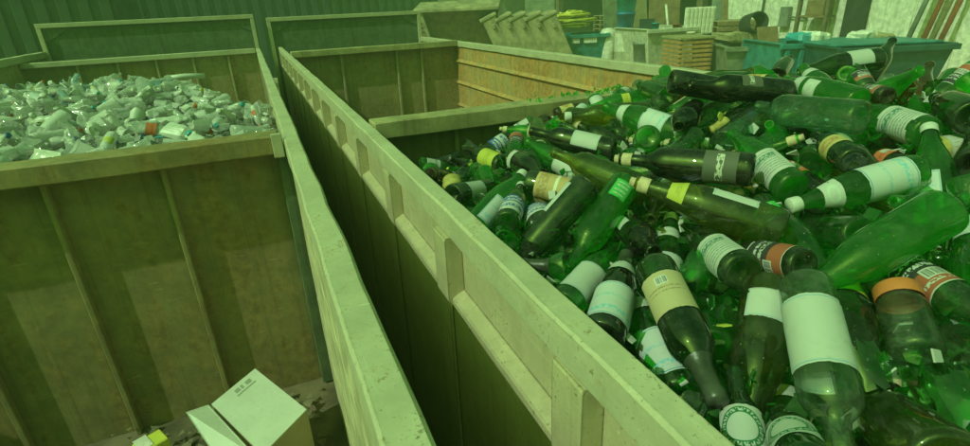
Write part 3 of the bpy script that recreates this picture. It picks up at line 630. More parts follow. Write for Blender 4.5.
def label_mesh(kind, lab, z0, z1, arc):
    key = (kind, lab, round(z0, 3), round(z1, 3), round(arc, 2))
    if key not in _mc:
        n = 16; a = arc/2; m = 26
        pr = [(rad_at(kind, z0+(z1-z0)*i/n)+.0012, z0+(z1-z0)*i/n) for i in range(n+1)]
        me = lathe(pr, m, (-a, a), True, name='label')
        from mathutils import noise as mn
        sd = (len(_mc)*7.31) % 97; bm = bmesh.new(); bm.from_mesh(me); bm.faces.ensure_lookup_table(); kill = []
        for fi, f in enumerate(bm.faces):
            u_, v_ = (fi % m+.5)/m, (fi//m+.5)/n; e = min(u_, 1-u_, v_*1.2, (1-v_)*1.2)
            if e*2.6+.42*mn.noise(Vector((u_*2.2+sd, v_*2.2, sd)))+.25*mn.noise(Vector((u_*7+sd, v_*7, sd))) < -.17: kill.append(f)
        bmesh.ops.delete(bm, geom=kill, context='FACES')
        for v in bm.verts:
            k_ = 1+.010*mn.noise(v.co*60+Vector((sd, 0, 0))); v.co.x *= k_; v.co.y *= k_
            if v.is_boundary: v.co.z += .0012*mn.noise(v.co*300); 
        bm.to_mesh(me); bm.free()
        for p in me.polygons: p.use_smooth = True
        me.materials.append(LB[lab]); _mc[key] = me
    return _mc[key]
def top_mesh(kind, top):
    key = (kind, top)
    if key not in _mc:
        L = LEN[kind]
        if top == 'cork': pr = [(rad_at(kind, L-.03)+.002, L-.032), (rad_at(kind, L-.02)+.002, L-.008), (.0105, L-.004), (.0102, L+.012), (0, L+.013)]
        elif top in ('foil','gold','red'):
            zz = np.linspace(L-.075, L-.004, 9); pr = [(rad_at(kind, z)+.0012, z) for z in zz]+[(.0165, L-.003),(.0162, L+.002),(0, L+.0025)]
        elif kind == 'jar': pr = [(.0345, L-.022),(.0350, L-.020),(.0350, L+.001),(.033, L+.004),(0, L+.004)]
        else: pr = [(rad_at(kind, L-.016)+.0025, L-.018),(.0172, L-.014),(.0172, L+.002),(.016, L+.004),(0, L+.0045)]
        me = lathe(pr, 20, name='cap'); me.materials.append(TOPM[top]); _mc[key] = me
    return _mc[key]
LSPEC = {'wine':(.045,.145,3.4),'champ':(.04,.125,3.2),'mineral':(.025,.125,3.6),'beer':(.03,.105,3.6),'liquor':(.05,.165,3.0),'jar':(.015,.075,4.6),'stub':(.03,.075,3.4),'neckp':(.08,.09,3)}
NSPEC = {'mineral':(.185,.222,2.6),'beer':(.168,.200,3.2),'champ':(.20,.235,2.6),'wine':(.24,.262,4.5),'liquor':(.245,.262,4.0),'jar':(.02,.03,1)}
def make_bottle(kind, gl, M, label, lab=None, lspec=None, neck=None, top=None, group=None, back=None):
    o = bpy.data.objects.new(NAME[kind], bottle_mesh(kind, gl)); COL.objects.link(o); o.matrix_world = M
    tag(o, label, CAT[kind], group)
    def child(name, me):
        c = bpy.data.objects.new(name, me); COL.objects.link(c); c.parent = o; return c
    if lab: child('label', label_mesh(kind, lab, *(lspec or LSPEC[kind])))
    if back: c = child('back_label', label_mesh(kind, back, *(lspec or LSPEC[kind])[:2], 1.5)); c.rotation_euler = (0,0,2.55)
    if neck: child('neck_label', label_mesh(kind, neck, *NSPEC[kind]))
    if top: child({'cork':'cork','foil':'neck_foil','gold':'neck_foil','red':'neck_foil'}.get(top, 'cap'), top_mesh(kind, top))
    return o
def heap_z(x, y):
    """top of the glass heap: low by the near rail and the far left corner, high at the right"""
    z = -.065+.225*(np.minimum(x, 1.65)-.5)-.17*np.maximum(0, y-1.15)
    z = np.where(z > .14, .14+(z-.14)*.6, z)
    return z-.19*np.maximum(0, x-1.7)-.055*np.clip((.95-y)/.45, 0, 1)
def heap_hit(px, py):
    d = rayd(px, py); lo, hi = .15, 4.0; best = None
    for t in np.arange(.3, 4.2, .01):
        p = EYE+d*t
        if p[2] <= heap_z(p[0], p[1]) or p[0] > 2.45: return t
    return 2.5
# hand placed: kind, glass, base px, tip px, depth shift, options, label
B_ = [
 ('liquor','clear',(806,286),(846,462),-0.03,dict(lab='white',lspec=(.055,.175,2.6),back='white'),'large clear bottle neck down with big blank white label, front of heap'),
 ('champ','olive',(771,284),(745,452),0.06,dict(lab='white',lspec=(.02,.095,1.5),back='yellow'),'olive bottle neck down with white label, left of the large clear one'),
 ('mineral','green',(798,492),(790,361),0.1,dict(lab='pell',neck='shield',top='white'),'white-capped green bottle upright at the bottom edge, blue-edged label'),
 ('beer','mid',(760,505),(741,372),0.03,dict(lab='oval',lspec=(.055,.135,2.2)),'green beer bottle with round green-and-white label at the bottom edge'),
 ('champ','green',(941,212),(789,300),-0.01,dict(),'big bare bright green bottle lying across the heap, right of centre'),
 ('mineral','green',(940,226),(929,128),0.02,dict(lab='pell',lspec=(.02,.12,1.5),back='pell',top='white',roll=-.5),'white-capped green bottle standing near the right edge'),
 ('mineral','green',(919,171),(792,206),0.0,dict(lab='pell',lspec=(.03,.135,3.4),neck='shield',top='white'),'green bottle lying with wide white label, neck to the left, above the big bare one'),
 ('beer','mid',(899,264),(1016,332),0.0,dict(lab='redblackr',lspec=(.012,.112,3.6)),'bottle with black and red barcode label at the right edge'),
 ('jar','clear',(924,356),(902,292),0.02,dict(lab=None,top='orange'),'clear jar with orange lid at the right'),
 ('champ','olive',(852,282),(902,378),.04,dict(lab='yellow',lspec=(.02,.10,3.6)),'olive bottle with yellow-green label left of the orange-lidded jar'),
 ('wine','dark',(588,184),(505,278),0.0,dict(lab='white',lspec=(.03,.12,1.2),roll=1.5),'dark green wine bottle slanting down to the near rail'),
 ('wine','green',(621,180),(562,268),0.0,dict(lab='script',lspec=(.03,.085,1.1)),'bright green wine bottle with white script, right of the slanting dark one'),
 ('wine','dark',(654,266),(718,402),-0.03,dict(lab='cream',lspec=(.055,.145,2.4),top='foil'),'dark wine bottle with cream barcode label near the rail'),
 ('mineral','green',(682,396),(627,286),0.08,dict(lab='pell',neck='shield',top='white'),'green bottle with blue-edged label by the rail, beside the cream-labelled one'),
 ('mineral','dark',(604,342),(628,258),.02,dict(lab='pell',neck='white',top='foil'),'dark bottle with white label against the rail, neck up'),
 ('mineral','green',(540,284),(598,228),.0,dict(lab='white',lspec=(.03,.13,2.2),back='pell'),'green bottle with torn white label low against the rail'),
 ('beer','black',(612,306),(577,262),.02,dict(lab='yellow',neck='white'),'stubby dark bottle with pale band wedged by the rail'),
 ('mineral','green',(470,232),(523,174),-.02,dict(lab='pell',lspec=(.03,.13,1.6),back='pell',top='white',roll=.4),'white-capped green bottle leaning on the rail at the left of the heap'),
 ('wine','dark',(527,182),(632,208),0.08,dict(lab='tan',lspec=(.02,.13,3.6)),'wine bottle with tan label lying behind the slanting dark one'),
 ('wine','black',(614,151),(530,131),-0.15,dict(lab='white',lspec=(.05,.14,2.0),roll=.7),'near-black wine bottle, hollow base facing right, white label on top'),
 ('champ','green',(682,134),(604,106),-0.18,dict(lab='pell',lspec=(.045,.13,2.4),neck='shield'),'fat green bottle with two pale labels, base to the right'),
 ('wine','black',(754,170),(620,159),0.06,dict(lab='grey',lspec=(.03,.10,2.4),top='cork'),'long near-black wine bottle with pale cork lying mid heap'),
 ('champ','olive',(786,232),(633,182),0.12,dict(lab='white',lspec=(.06,.15,.5),top='cork',neck='yellow',roll=.9),'olive wine bottle with cork, yellow showing through its shoulder'),
 ('wine','black',(670,81),(766,97),-.06,dict(),'near-black wine bottle on the crest with its base at the left'),
 ('wine','black',(783,94),(686,86),-.22,dict(lab='grey',lspec=(.10,.16,1.2),roll=.8),'near-black wine bottle on the crest with its base at the right'),
 ('mineral','green',(650,96),(588,108),-.04,dict(lab='yellow',lspec=(.10,.135,2.0)),'green bottle lying along the rusty divider'),
 ('wine','olive',(648,112),(566,117),-.02,dict(top='white'),'olive bottle lying just in front of the divider'),
 ('wine','dark',(642,149),(576,112),-.02,dict(top='cork'),'dark wine bottle with pale cork pointing at the divider'),
 ('champ','dark',(886,58),(792,72),-0.08,dict(lab='white',lspec=(.05,.135,2.0),back='bluewhite',roll=.8),'big dark green bottle with white label on the heap crest'),
 ('champ','black',(863,82),(893,40),-0.06,dict(),'near-black bottle on the crest with its base facing the camera'),
 ('wine','black',(777,75),(790,58),-.05,dict(),'bottle showing its round dark base below the teal ribbed bin'),
 ('mineral','green',(838,108),(803,67),-.02,dict(lab=None,neck='white'),'green bottle with white neck band pointing up on the crest'),
 ('mineral','green',(853,106),(780,84),-.07,dict(lab='shield',lspec=(.12,.165,1.4),neck='white'),'green bottle with pale heart-shaped label near the crest'),
 ('mineral','green',(908,124),(832,100),-.03,dict(lab='whitetext',lspec=(.02,.12,3.0)),'green bottle with small-print white label below the crest'),
 ('liquor','aqua',(856,134),(752,120),-.06,dict(),'bare pale aqua bottle lying with its round base at the right'),
 ('liquor','aqua',(722,134),(768,98),-.03,dict(),'bare pale aqua bottle with shoulder up, left of the other aqua one'),
 ('wine','black',(692,112),(676,128),-0.18,dict(top=None),'near-black bottle end between the crest and the fat green bottle'),
 ('wine','mid',(668,104),(640,92),.0,dict(),'mid green bottle stub below the left crest bottle'),
 ('mineral','green',(790,192),(728,136),-.02,dict(lab='whitetext',lspec=(.03,.12,2.4)),'green bottle with small-print white label slanting mid heap'),
 ('wine','dark',(842,192),(780,152),.07,dict(lab='orange',lspec=(.10,.175,2.6),top='gold'),'dark bottle with orange-red label below the aqua bottle'),
 ('beer','amber',(912,152),(848,138),.05,dict(lab='orange',lspec=(.07,.11,3.4)),'amber beer bottle with orange-red label below the crest'),
 ('beer','dark',(862,178),(822,148),-.01,dict(lab='gold',lspec=(.06,.11,3.0)),'dark beer bottle with gold emblem label mid heap'),
 ('champ','amber',(908,112),(930,64),-.06,dict(),'bare amber-olive bottle at the right of the crest'),
 ('champ','dark',(978,122),(938,100),.0,dict(),'bare dark bottle at the right edge of the crest'),
 ('mineral','mid',(742,262),(684,220),.0,dict(lab='whitetext',lspec=(.02,.115,2.4)),'mid green bottle with small-print label below the olive cork bottle'),
 ('beer','dark',(806,270),(724,252),.01,dict(lab='redblack',lspec=(.02,.115,3.4)),'dark beer bottle with black and red label left of the big bare one'),
 ('mineral','green',(756,198),(824,264),.02,dict(lab='script',lspec=(.05,.11,1.6)),'green bottle with white lettering slanting toward the big bare one'),
 ('mineral','green',(659,296),(671,208),0.07,dict(lab='white',neck='shield',top='white'),'green bottle with white collar and pale oval label, upright mid-left'),
 ('wine','black',(622,232),(652,262),.05,dict(lab='white',lspec=(.05,.14,.8)),'near-black bottle in the hollow beside the bright green script bottle'),
 ('champ','olive',(975,452),(872,382),.02,dict(),'olive bottle half buried at the lower right corner'),
 ('wine','dark',(930,362),(905,410),.05,dict(neck='white'),'dark bottle with white ring near the lower right'),
 ('wine','dark',(508,136),(456,170),-.02,dict(lab='bluewhite',lspec=(.02,.11,2.6)),'dark bottle with blue and white label at the left back of the heap'),
 ('champ','black',(520,157),(548,170),-.02,dict(lab='white',lspec=(.03,.08,1.6)),'fat near-black bottle with round base facing left'),
 ('mineral','green',(586,176),(526,138),-.02,dict(lab='white',lspec=(.03,.12,2.8)),'green bottle with wide white label behind the tan-labelled one'),
 ('wine','olive',(648,204),(552,162),-.02,dict(),'dusty olive wine bottle with long neck pointing left'),
 ('mineral','dark',(505,168),(466,152),.02,dict(lab='yellow'),'dark bottle with yellow-green label at the left of the heap'),
 ('wine','dark',(452,196),(505,186),.03,dict(lab='white',lspec=(.05,.13,2.0)),'dark wine bottle with white label lying left of the tan-labelled one'),
 ('jar','amber',(455,205),(452,180),.0,dict(top='gold'),'small amber jar with gold lid by the rail'),
 ('liquor','clear',(905,330),(960,372),.05,dict(),'clear bottle half buried under the orange-lidded jar'),
 ('beer','blue',(930,338),(985,352),.03,dict(),'blue bottle half buried at the right'),
 ('mineral','green',(890,372),(830,352),.06,dict(),'bare bright green bottle sunk right of the large clear one'),
 ('beer','green',(968,420),(935,372),.03,dict(lab='white',lspec=(.03,.1,2.2)),'green beer bottle with white label at the right edge low down'),
 ('beer','mid',(838,452),(800,398),-0.03,dict(lab='oval',lspec=(.04,.105,2.4)),'green beer bottle with round label half hidden by the large clear bottle'),
 ('mineral','green',(712,345),(690,280),0.1,dict(),'bare green bottle sunk right of the cream-labelled bottle'),
 ('champ','mid',(548,222),(530,190),.05,dict(lab='bluewhite',lspec=(.05,.12,2.2)),'mid green bottle with blue-edged label under the slanting dark one'),
 ('mineral','green',(970,222),(958,300),.03,dict(lab='pell',lspec=(.02,.1,2.4)),'green bottle neck down at the right edge beside the standing one'),
 ('champ','black',(962,165),(985,120),.0,dict(),'bare near-black bottle at the right edge behind the standing one'),
 ('beer','olive',(664,186),(640,222),0.06,dict(lab='white'),'olive beer bottle under the long near-black wine bottle'),
 ('mineral','green',(815,160),(880,130),.05,dict(lab='whitetext'),'green bottle with small-print label under the aqua bottle'),
]
pk = Pack(); HB = []
for kind, gl, b0, t0, dz, opt, lab_txt in B_:
    L = LEN[kind]; d0, d1 = rayd(*b0), rayd(*t0); mid = ((b0[0]+t0[0])/2, (b0[1]+t0[1])/2)
    D = heap_hit(*mid)+dz; dm = np.linalg.norm(d0-d1)*D
    if dm > L: D = max(D*.86, D*L/dm)
    # choose the tilt that gives the bottle its real length
    best = None; s = 1 if t0[1] < b0[1] else -1
    for e in np.linspace(0, .28, 141):
        P0, P1 = EYE+d0*D*(1-s*e), EYE+d1*D*(1+s*e); q = abs(np.linalg.norm(P1-P0)-L)
        if best is None or q < best[0]-1e-5: best = (q, P0, P1)
    _, P0, P1 = best; ax = (P1-P0)/np.linalg.norm(P1-P0); mid3 = (P0+P1)/2
    HB.append([kind, gl, mid3-ax*L/2, ax, opt, lab_txt])
# push overlapping bottles apart
HOME = [b[2].copy() for b in HB]
for it in range(90):
    moved = False; C_ = [(b[2][None]+SPH[b[0]][0][:,None]*b[3][None], SPH[b[0]][1]) for b in HB]
    for i in range(len(HB)):
        for j in range(i+1, len(HB)):
            if np.linalg.norm(C_[i][0].mean(0)-C_[j][0].mean(0)) > .42: continue
            dv = C_[i][0][:,None]-C_[j][0][None]; dd = np.linalg.norm(dv, axis=2); ov = C_[i][1][:,None]+C_[j][1][None]-dd
            k = np.unravel_index(np.argmax(ov), ov.shape)
            if ov[k] > .002:
                n = dv[k]/(dd[k]+1e-6); vi = (C_[i][0][k[0]]-EYE); vi /= np.linalg.norm(vi)
                mv = n*min(ov[k], .02)*.55
                wi = .03 if i < 34 else .45   # the lesser one gives way
                HB[i][2] = HB[i][2]+mv*2*wi; HB[j][2] = HB[j][2]-mv*2*(1-wi); moved = True
    for b in HB:   # stay inside the steel
        c = b[2][None]+SPH[b[0]][0][:,None]*b[3][None]; r = SPH[b[0]][1]
        lo_ = (.412+r-c[:,0]).max(); 
        if lo_ > 0 and (c[:,2].min() < .0): b[2] = b[2]+np.array([lo_,0,0])
        hi_ = (c[:,1]+r-2.16).max()
        if hi_ > 0 and c[:,2].min() < .05: b[2] = b[2]-np.array([0,hi_,0])
    if not moved: break
HB = [b for b, h in zip(HB, HOME) if np.linalg.norm(b[2]-h) < .10]; print('kept', len(HB))
FR = []
for kind, gl, base, ax, opt, txt in HB:
    FR += [(*topx(base+ax*z), FOC*r) for z, r in zip(*SPH[kind])]
    opt = dict(opt); roll = opt.pop('roll', 0.0); R3 = frame_from(ax, EYE-(base+ax*.1), roll)
    make_bottle(kind, gl, mat4(R3, base), txt, **opt)
    pk.add(base[None]+SPH[kind][0][:,None]*ax[None], SPH[kind][1])
FR = np.array(FR)
def hides(P):
    for p in P:
        q = topx(p)
        if ((np.hypot(FR[:,0]-q[0], FR[:,1]-q[1]) < FR[:,3]/FR[:,2]*.95) & (FR[:,2] > q[2])).any(): return True
    return False
# fill the heap between and below them
FK = [('wine','black',3),('wine','dark',6),('champ','dark',3),('champ','olive',4),('mineral','green',13),('mineral','mid',7),('beer','green',14),('beer','mid',5),('beer','amber',5),('liquor','clear',3),('liquor','aqua',2),('jar','clear',4),('wine','green',5),('wine','olive',3),('jar','aqua',1),('champ','mid',3)]
FB = [('stub','green',7),('stub','dark',4),('stub','mid',4),('stub','aqua',2),('neckp','green',9),('neckp','olive',4),('neckp','dark',4),('neckp','clear',3),('neckp','amber',3)]
FL_ = ['white','white','whitetext','pell','cream','orange','gold','bluewhite','yellow','redblack',None,None,None,None,None,None,None,None]
nfill = 0
for layer, (zt, zb, tries, KK, cap_) in enumerate(((.015,-.06,5000,FK,230),(.01,-.07,3200,FB,400),(-.04,-.13,4200,FK,500),(-.10,-.24,1500,FK,540))):
    fw = np.array([q[2] for q in KK], float); fw /= fw.sum()
    for _ in range(tries):
        if nfill > cap_: break
        x, y_ = rng.uniform(.45, 2.46), rng.uniform(.12, 2.16)
        tp = topx((x, y_, float(heap_z(x, y_))))
        if tp[2] < .25 or tp[0] < 380 or tp[0] > 1100 or tp[1] > 520: continue
        # smaller chance far away, where each shows little
        kind, gl, _w = KK[rng.choice(len(KK), p=fw)]; L = LEN[kind]
        fs = rng.uniform(.74, 1.0); az = rng.uniform(0, 2*math.pi); tl = rng.normal(0, .28); ax = np.array([math.cos(az)*math.cos(tl), math.sin(az)*math.cos(tl), math.sin(tl)])
        ok = False
        for zc in np.arange(zt, zb, -.017):
            c = np.array([x, y_, float(heap_z(x, y_))+zc]); P = c[None]+((SPH[kind][0]-L/2)*fs)[:,None]*ax[None]; r = SPH[kind][1]*fs
            if (P[:,0]-r < .408).any() or (P[:,0]+r > 2.49).any() or (P[:,1]+r > 2.16).any(): continue
            if not pk.hit(P, r): ok = True; break
        if not ok or hides(P): continue
        small = 'small ' if fs < .85 else ''
        base = c-ax*L/2*fs; R3 = frame_from(ax, rng.normal(0, 1, 3)+np.array([0,0,1.2]), rng.uniform(-.8, .8))
        lab = None if kind == 'neckp' else FL_[rng.integers(len(FL_))] if kind != 'jar' else [None,'white','orange','gold'][rng.integers(4)]
        top = [None,None,None,'white','foil','gold','cork'][rng.integers(7)] if kind not in ('jar','stub') else None if kind == 'stub' else [None,'white','gold'][rng.integers(3)]
        zone = 'by the rusty divider' if y_ > 1.75 else ('along the near rail' if x < .72 else ('on the far right slope' if x > 1.75 else ('in the right foreground' if y_ < .7 else 'in the middle of the heap')))
        if layer > 1: zone = 'wedged '+zone
        what = {'wine':'wine bottle','champ':'wide-shouldered bottle','mineral':'water bottle','beer':'beer bottle','liquor':'spirit bottle','jar':'glass jar','stub':'broken bottle base','neckp':'broken bottle neck'}[kind]
        txt = f"{small}{GTXT[gl]} {what} with {LTXT[lab]} {zone}" if lab else f"{small}{GTXT[gl]} {what} {zone}" if kind in ("stub","neckp") else f"{small}{GTXT[gl]} {what} without label {zone}"
        if len(txt.replace('-', ' ').split()) > 15: txt = txt.replace('small ', '', 1)
        if len(txt.replace('-', ' ').split()) > 15: txt = txt.replace('wedged ', '')
        make_bottle(kind, gl, mat4(R3, base, fs), txt, lab=lab, top=top, group=txt)
        pk.add(P, r); nfill += 1
print('bottles', len(HB), 'fill', nfill)
# broken glass filling the hollows of the heap: a bedding surface and loose shards
m_bed = NT('broken_glass_bed'); c_ = m_bed.coord(); vor = m_bed.n('ShaderNodeTexVoronoi'); m_bed.put(vor.inputs['Vector'], c_); vor.inputs['Scale'].default_value = 34
kk = m_bed.mix(m_bed.ramp(m_bed.noise(c_, 18, 3), .35, .65), (.03,.11,.025), (.09,.30,.06)); kk = m_bed.mix(m_bed.math('MULTIPLY', m_bed.ramp(m_bed.noise(c_, 30, 2), .66, .7), .8), kk, (.34,.34,.22))
m_bed = m_bed.done(m_bed.bsdf(kk, .22, vor.outputs['Distance'], .9, .02))
V, F = [], []; nx, ny = 90, 100
for i in range(nx+1):
    for j in range(ny+1):
        x = .402+(2.52-.402)*i/nx; y_ = -.45+(2.284+.45)*j/ny; V.append((x, y_, float(heap_z(x, y_))-.135+random.uniform(-.014, .014)))
for i in range(nx):
    for j in range(ny): a = i*(ny+1)+j; F.append((a, a+ny+1, a+ny+2, a+1))
tag(poly('broken_glass', V, F, m_bed), 'broken green glass packed between the bottles', 'broken glass', kind='stuff')
def shards(name, n, posf, mat, label, smin=.008, smax=.03):
    V, F = [], []
    for k in range(n):
        p = Vector(posf()); s = random.uniform(smin, smax); q = Vector((random.gauss(0,1), random.gauss(0,1), random.gauss(0,1)+.8)).to_track_quat('Z', 'Y'); b = len(V); m = random.choice((3,4,4,5)); a0 = random.uniform(0, 6.3)
        ring = [(s*random.uniform(.5,1)*math.cos(a0+6.283*i/m), s*random.uniform(.5,1)*math.sin(a0+6.283*i/m)) for i in range(m)]
        for dzz in (0, .003):
            for (a, c) in ring: V.append(p+q @ Vector((a, c, dzz)))
        F.append(tuple(range(b+m-1, b-1, -1))); F.append(tuple(range(b+m, b+2*m)))
        for i in range(m): F.append((b+i, b+(i+1) % m, b+m+(i+1) % m, b+m+i))
    return tag(poly(name, V, F, mat), label, 'broken glass', kind='stuff')
def hp(dz0=-.13, dz1=-.02):
    def f():
        x, y_ = random.uniform(.43, 2.48), random.uniform(.1, 2.2); return (x, y_, float(heap_z(x, y_))+random.uniform(dz0, dz1))
    return f
shards('glass_shards', 3000, hp(-.12, .0), GL['green'], 'bright green glass shards scattered through the heap')
shards('glass_shards', 1500, hp(), GL['mid'], 'mid green glass shards scattered through the heap')
shards('glass_shards', 700, hp(), GL['olive'], 'olive glass shards scattered through the heap')
shards('glass_shards', 600, hp(), GL['aqua'], 'pale glass shards scattered through the heap')
shards('paper_scraps', 800, hp(-.10, .01), LB['white'], 'torn white label scraps scattered through the heap', .008, .022)
shards('leaf_scraps', 90, hp(-.08, .02), plain('yellow_green_leaf', (.42,.46,.06), .6, .3, 30), 'yellow-green leaf scraps scattered through the heap', .01, .024)
def on_div(): x = random.choice((random.uniform(1.15, 2.45), random.gauss(1.75, .25))); return (min(2.47, max(.9, x)), random.uniform(2.18, 2.275), .016+abs(random.gauss(0, .006)))
shards('glass_shards', 160, on_div, GL['green'], 'green glass crumbs lying on the divider rail', .005, .013)
# large torn curved pieces and paper
def shard_piece(px, py, gl, kind, z0, z1, arc, axis, label, dz=-.03):
    D = heap_hit(px, py)+dz; p = at(px, py, D); n = 6; r2 = random.Random(px)
    prf = [(rad_at(kind, z0+(z1-z0)*i/n), (i/n-.5)*(z1-z0)) for i in range(n+1)]
    me = lathe(prf, 10, (-arc/2, arc/2), False, name='glass_shard', jit=.0)
    for i, v in enumerate(me.vertices):
        e = i % 11
        if e in (0, 10) or i < 11 or i >= 66: v.co.z += r2.uniform(-.012, .012); v.co.y += r2.uniform(-.006, .006)
        v.co.x -= RAD[kind]
    me.materials.append(GL[gl]); o = bpy.data.objects.new('glass_shard', me); COL.objects.link(o); o.matrix_world = mat4(frame_from(axis, EYE-p, .2), p)
    return tag(o, label, 'glass shard')
shard_piece(722, 327, 'green', 'champ', .03, .12, 2.2, (.5,.6,.3), 'big bright green broken bottle piece right of the cream-labelled bottle', .02)
shard_piece(862, 365, 'green', 'mineral', .03, .09, 1.8, (.2,.6,.5), 'bright green broken piece right of the large clear bottle', -.02)
shard_piece(700, 268, 'green', 'mineral', .02, .10, 1.8, (.7,.3,.2), 'green broken piece below the small-print bottle mid-left', -.02)
shard_piece(958, 395, 'green', 'mineral', .02, .09, 1.8, (.3,.5,.2), 'green broken piece at the right edge low down', -.02)
shard_piece(775, 142, 'aqua', 'liquor', .02, .12, 2.0, (.8,.2,.1), 'pale broken bottle side above the small-print bottle', -.03)

# ------------------------------------------------------------------ clear plastic in the left container
def plastic(name, col, dust=.34, tr_=.62):
    t = NT(name); lw = t.n('ShaderNodeLayerWeight'); lw.inputs[0].default_value = .5; fc = lw.outputs['Facing']; c = t.coord()
    tr = t.n('ShaderNodeBsdfTransparent'); t.put(tr.inputs[0], t.mix(fc, tuple(min(1, x*1.15) for x in col), tuple(x*.7 for x in col)))
    df = t.n('ShaderNodeBsdfDiffuse'); t.put(df.inputs[0], tuple(x*.9 for x in col)); tl = t.n('ShaderNodeBsdfTranslucent'); t.put(tl.inputs[0], tuple(x*.9 for x in col))
    m0 = t.n('ShaderNodeMixShader'); m0.inputs[0].default_value = .4; t.t.links.new(df.outputs[0], m0.inputs[1]); t.t.links.new(tl.outputs[0], m0.inputs[2])
    m1 = t.n('ShaderNodeMixShader'); t.put(m1.inputs[0], t.math('MULTIPLY_ADD', t.ramp(t.noise(c, 18, 5, .7), .3, .75), .35, dust, clamp=True)); t.t.links.new(tr.outputs[0], m1.inputs[1]); t.t.links.new(m0.outputs[0], m1.inputs[2])
    gs = t.n('ShaderNodeBsdfGlossy'); gs.inputs['Roughness'].default_value = .09
    b = t.n('ShaderNodeBump'); b.inputs['Strength'].default_value = .5; b.inputs['Distance'].default_value = .01; t.put(b.inputs['Height'], t.noise(c, 26, 3, .6, .5)); t.t.links.new(b.outputs[0], gs.inputs['Normal']); t.t.links.new(b.outputs[0], df.inputs['Normal'])
    m2 = t.n('ShaderNodeMixShader'); t.put(m2.inputs[0], t.math('MULTIPLY_ADD', t.math('POWER', fc, 3.0), .6, .09, clamp=True)); t.t.links.new(m1.outputs[0], m2.inputs[1]); t.t.links.new(gs.outputs[0], m2.inputs[2])
    return t.done(m2.outputs[0])
PM = {'clear':plastic('clear_plastic', (.90,.92,.88), .42),'milky':plastic('milky_plastic', (.92,.92,.88), .75),'greenish':plastic('greenish_plastic', (.62,.80,.60)),'bluish':plastic('bluish_plastic', (.55,.72,.78)),'dull':plastic('dull_grey_plastic', (.6,.62,.56), .5),'white':m_capw,'orange':m_capo}
PP = {
 'soda': [(0,.012),(.02,.004),(.038,.002),(.044,.012),(.045,.05),(.041,.09),(.045,.13),(.044,.17),(.034,.205),(.020,.228),(.0135,.238),(.0135,.252)],
 'tall': [(0,.01),(.025,.002),(.034,.004),(.036,.05),(.033,.08),(.036,.11),(.033,.14),(.036,.17),(.030,.20),(.018,.222),(.013,.23),(.013,.243)],
 'cup': [(0,.002),(.030,.0),(.032,.004),(.046,.12),(.049,.122),(.049,.126),(.046,.127)],
 'tub': [(0,.002),(.045,.0),(.048,.004),(.056,.075),(.060,.077),(.060,.082)],
 'jug': [(0,.012),(.05,.002),(.070,.006),(.075,.03),(.074,.17),(.066,.205),(.040,.235),(.022,.25),(.020,.27)],
}
PNAME = {'soda':'plastic_bottle','tall':'plastic_bottle','cup':'plastic_cup','tub':'plastic_tub','jug':'plastic_jug'}
from mathutils import noise as mnoise
_pm = {}
def plastic_mesh(kind, mat, var):
    if (kind, mat, var) not in _pm:
        me = lathe(PP[kind], 18, name=PNAME[kind]); sq = [.62,.8,.45,.9][var]; am = [.020,.014,.024,.010][var]
        for v in me.vertices:
            q = v.co*22+Vector((var*13, 0, 0)); v.co.x *= sq
            v.co += Vector((mnoise.noise(q), mnoise.noise(q+Vector((7,0,0))), mnoise.noise(q+Vector((0,9,0)))*.6))*am
        if var != 3:
            for p in me.polygons: p.use_smooth = False
        me.materials.append(PM[mat]); _pm[(kind, mat, var)] = me
    return _pm[(kind, mat, var)]
def pl_z(x, y):
    z = -.07+.06*np.exp(-((x+1.3)/.9)**2-((y-4.6)/1.1)**2)+.03*np.exp(-((x+.7)/.4)**2-((y-4.0)/.5)**2)
    yd = 4.9-1.3*np.clip((x+.9)/.7, 0, 1)
    return z-.05*np.clip((x+.45)/.4, 0, 1)-.32*np.clip(y-yd, 0, 1.6)-.03*np.clip((2.6-y)/.3, 0, 1)
capm = {'white':m_capw,'blue':m_foilb,'orange':m_capo,'cyan':m_cyan,'yellow':plain('yellow_cap', (.6,.55,.08), .4)}
capme = {}
for k, m in capm.items():
    capme[k] = lathe([(.0155,0),(.0165,.002),(.0165,.018),(.014,.020),(0,.020)], 14, name='cap'); capme[k].materials.append(m)
plab = {}
for k, m in (('white',LB['white']),('bluewhite',LB['bluewhite']),('orange',LB['orange']),('yellow',LB['yellow']),('pell',LB['pell'])):
    plab[k] = lathe([(.0475,.07),(.0475,.10),(.0475,.13)], 16, (-1.8, 1.8), True, name='label'); plab[k].materials.append(m)
    for v in plab[k].vertices: v.co.x *= .8
pk2 = Pack(); npl = 0
KW = ['soda']*6+['tall']*5+['cup']*4+['tub']*4+['jug']*1; MW = ['clear']*8+['milky']*8+['white']*3+['bluish']*1+['dull']*2
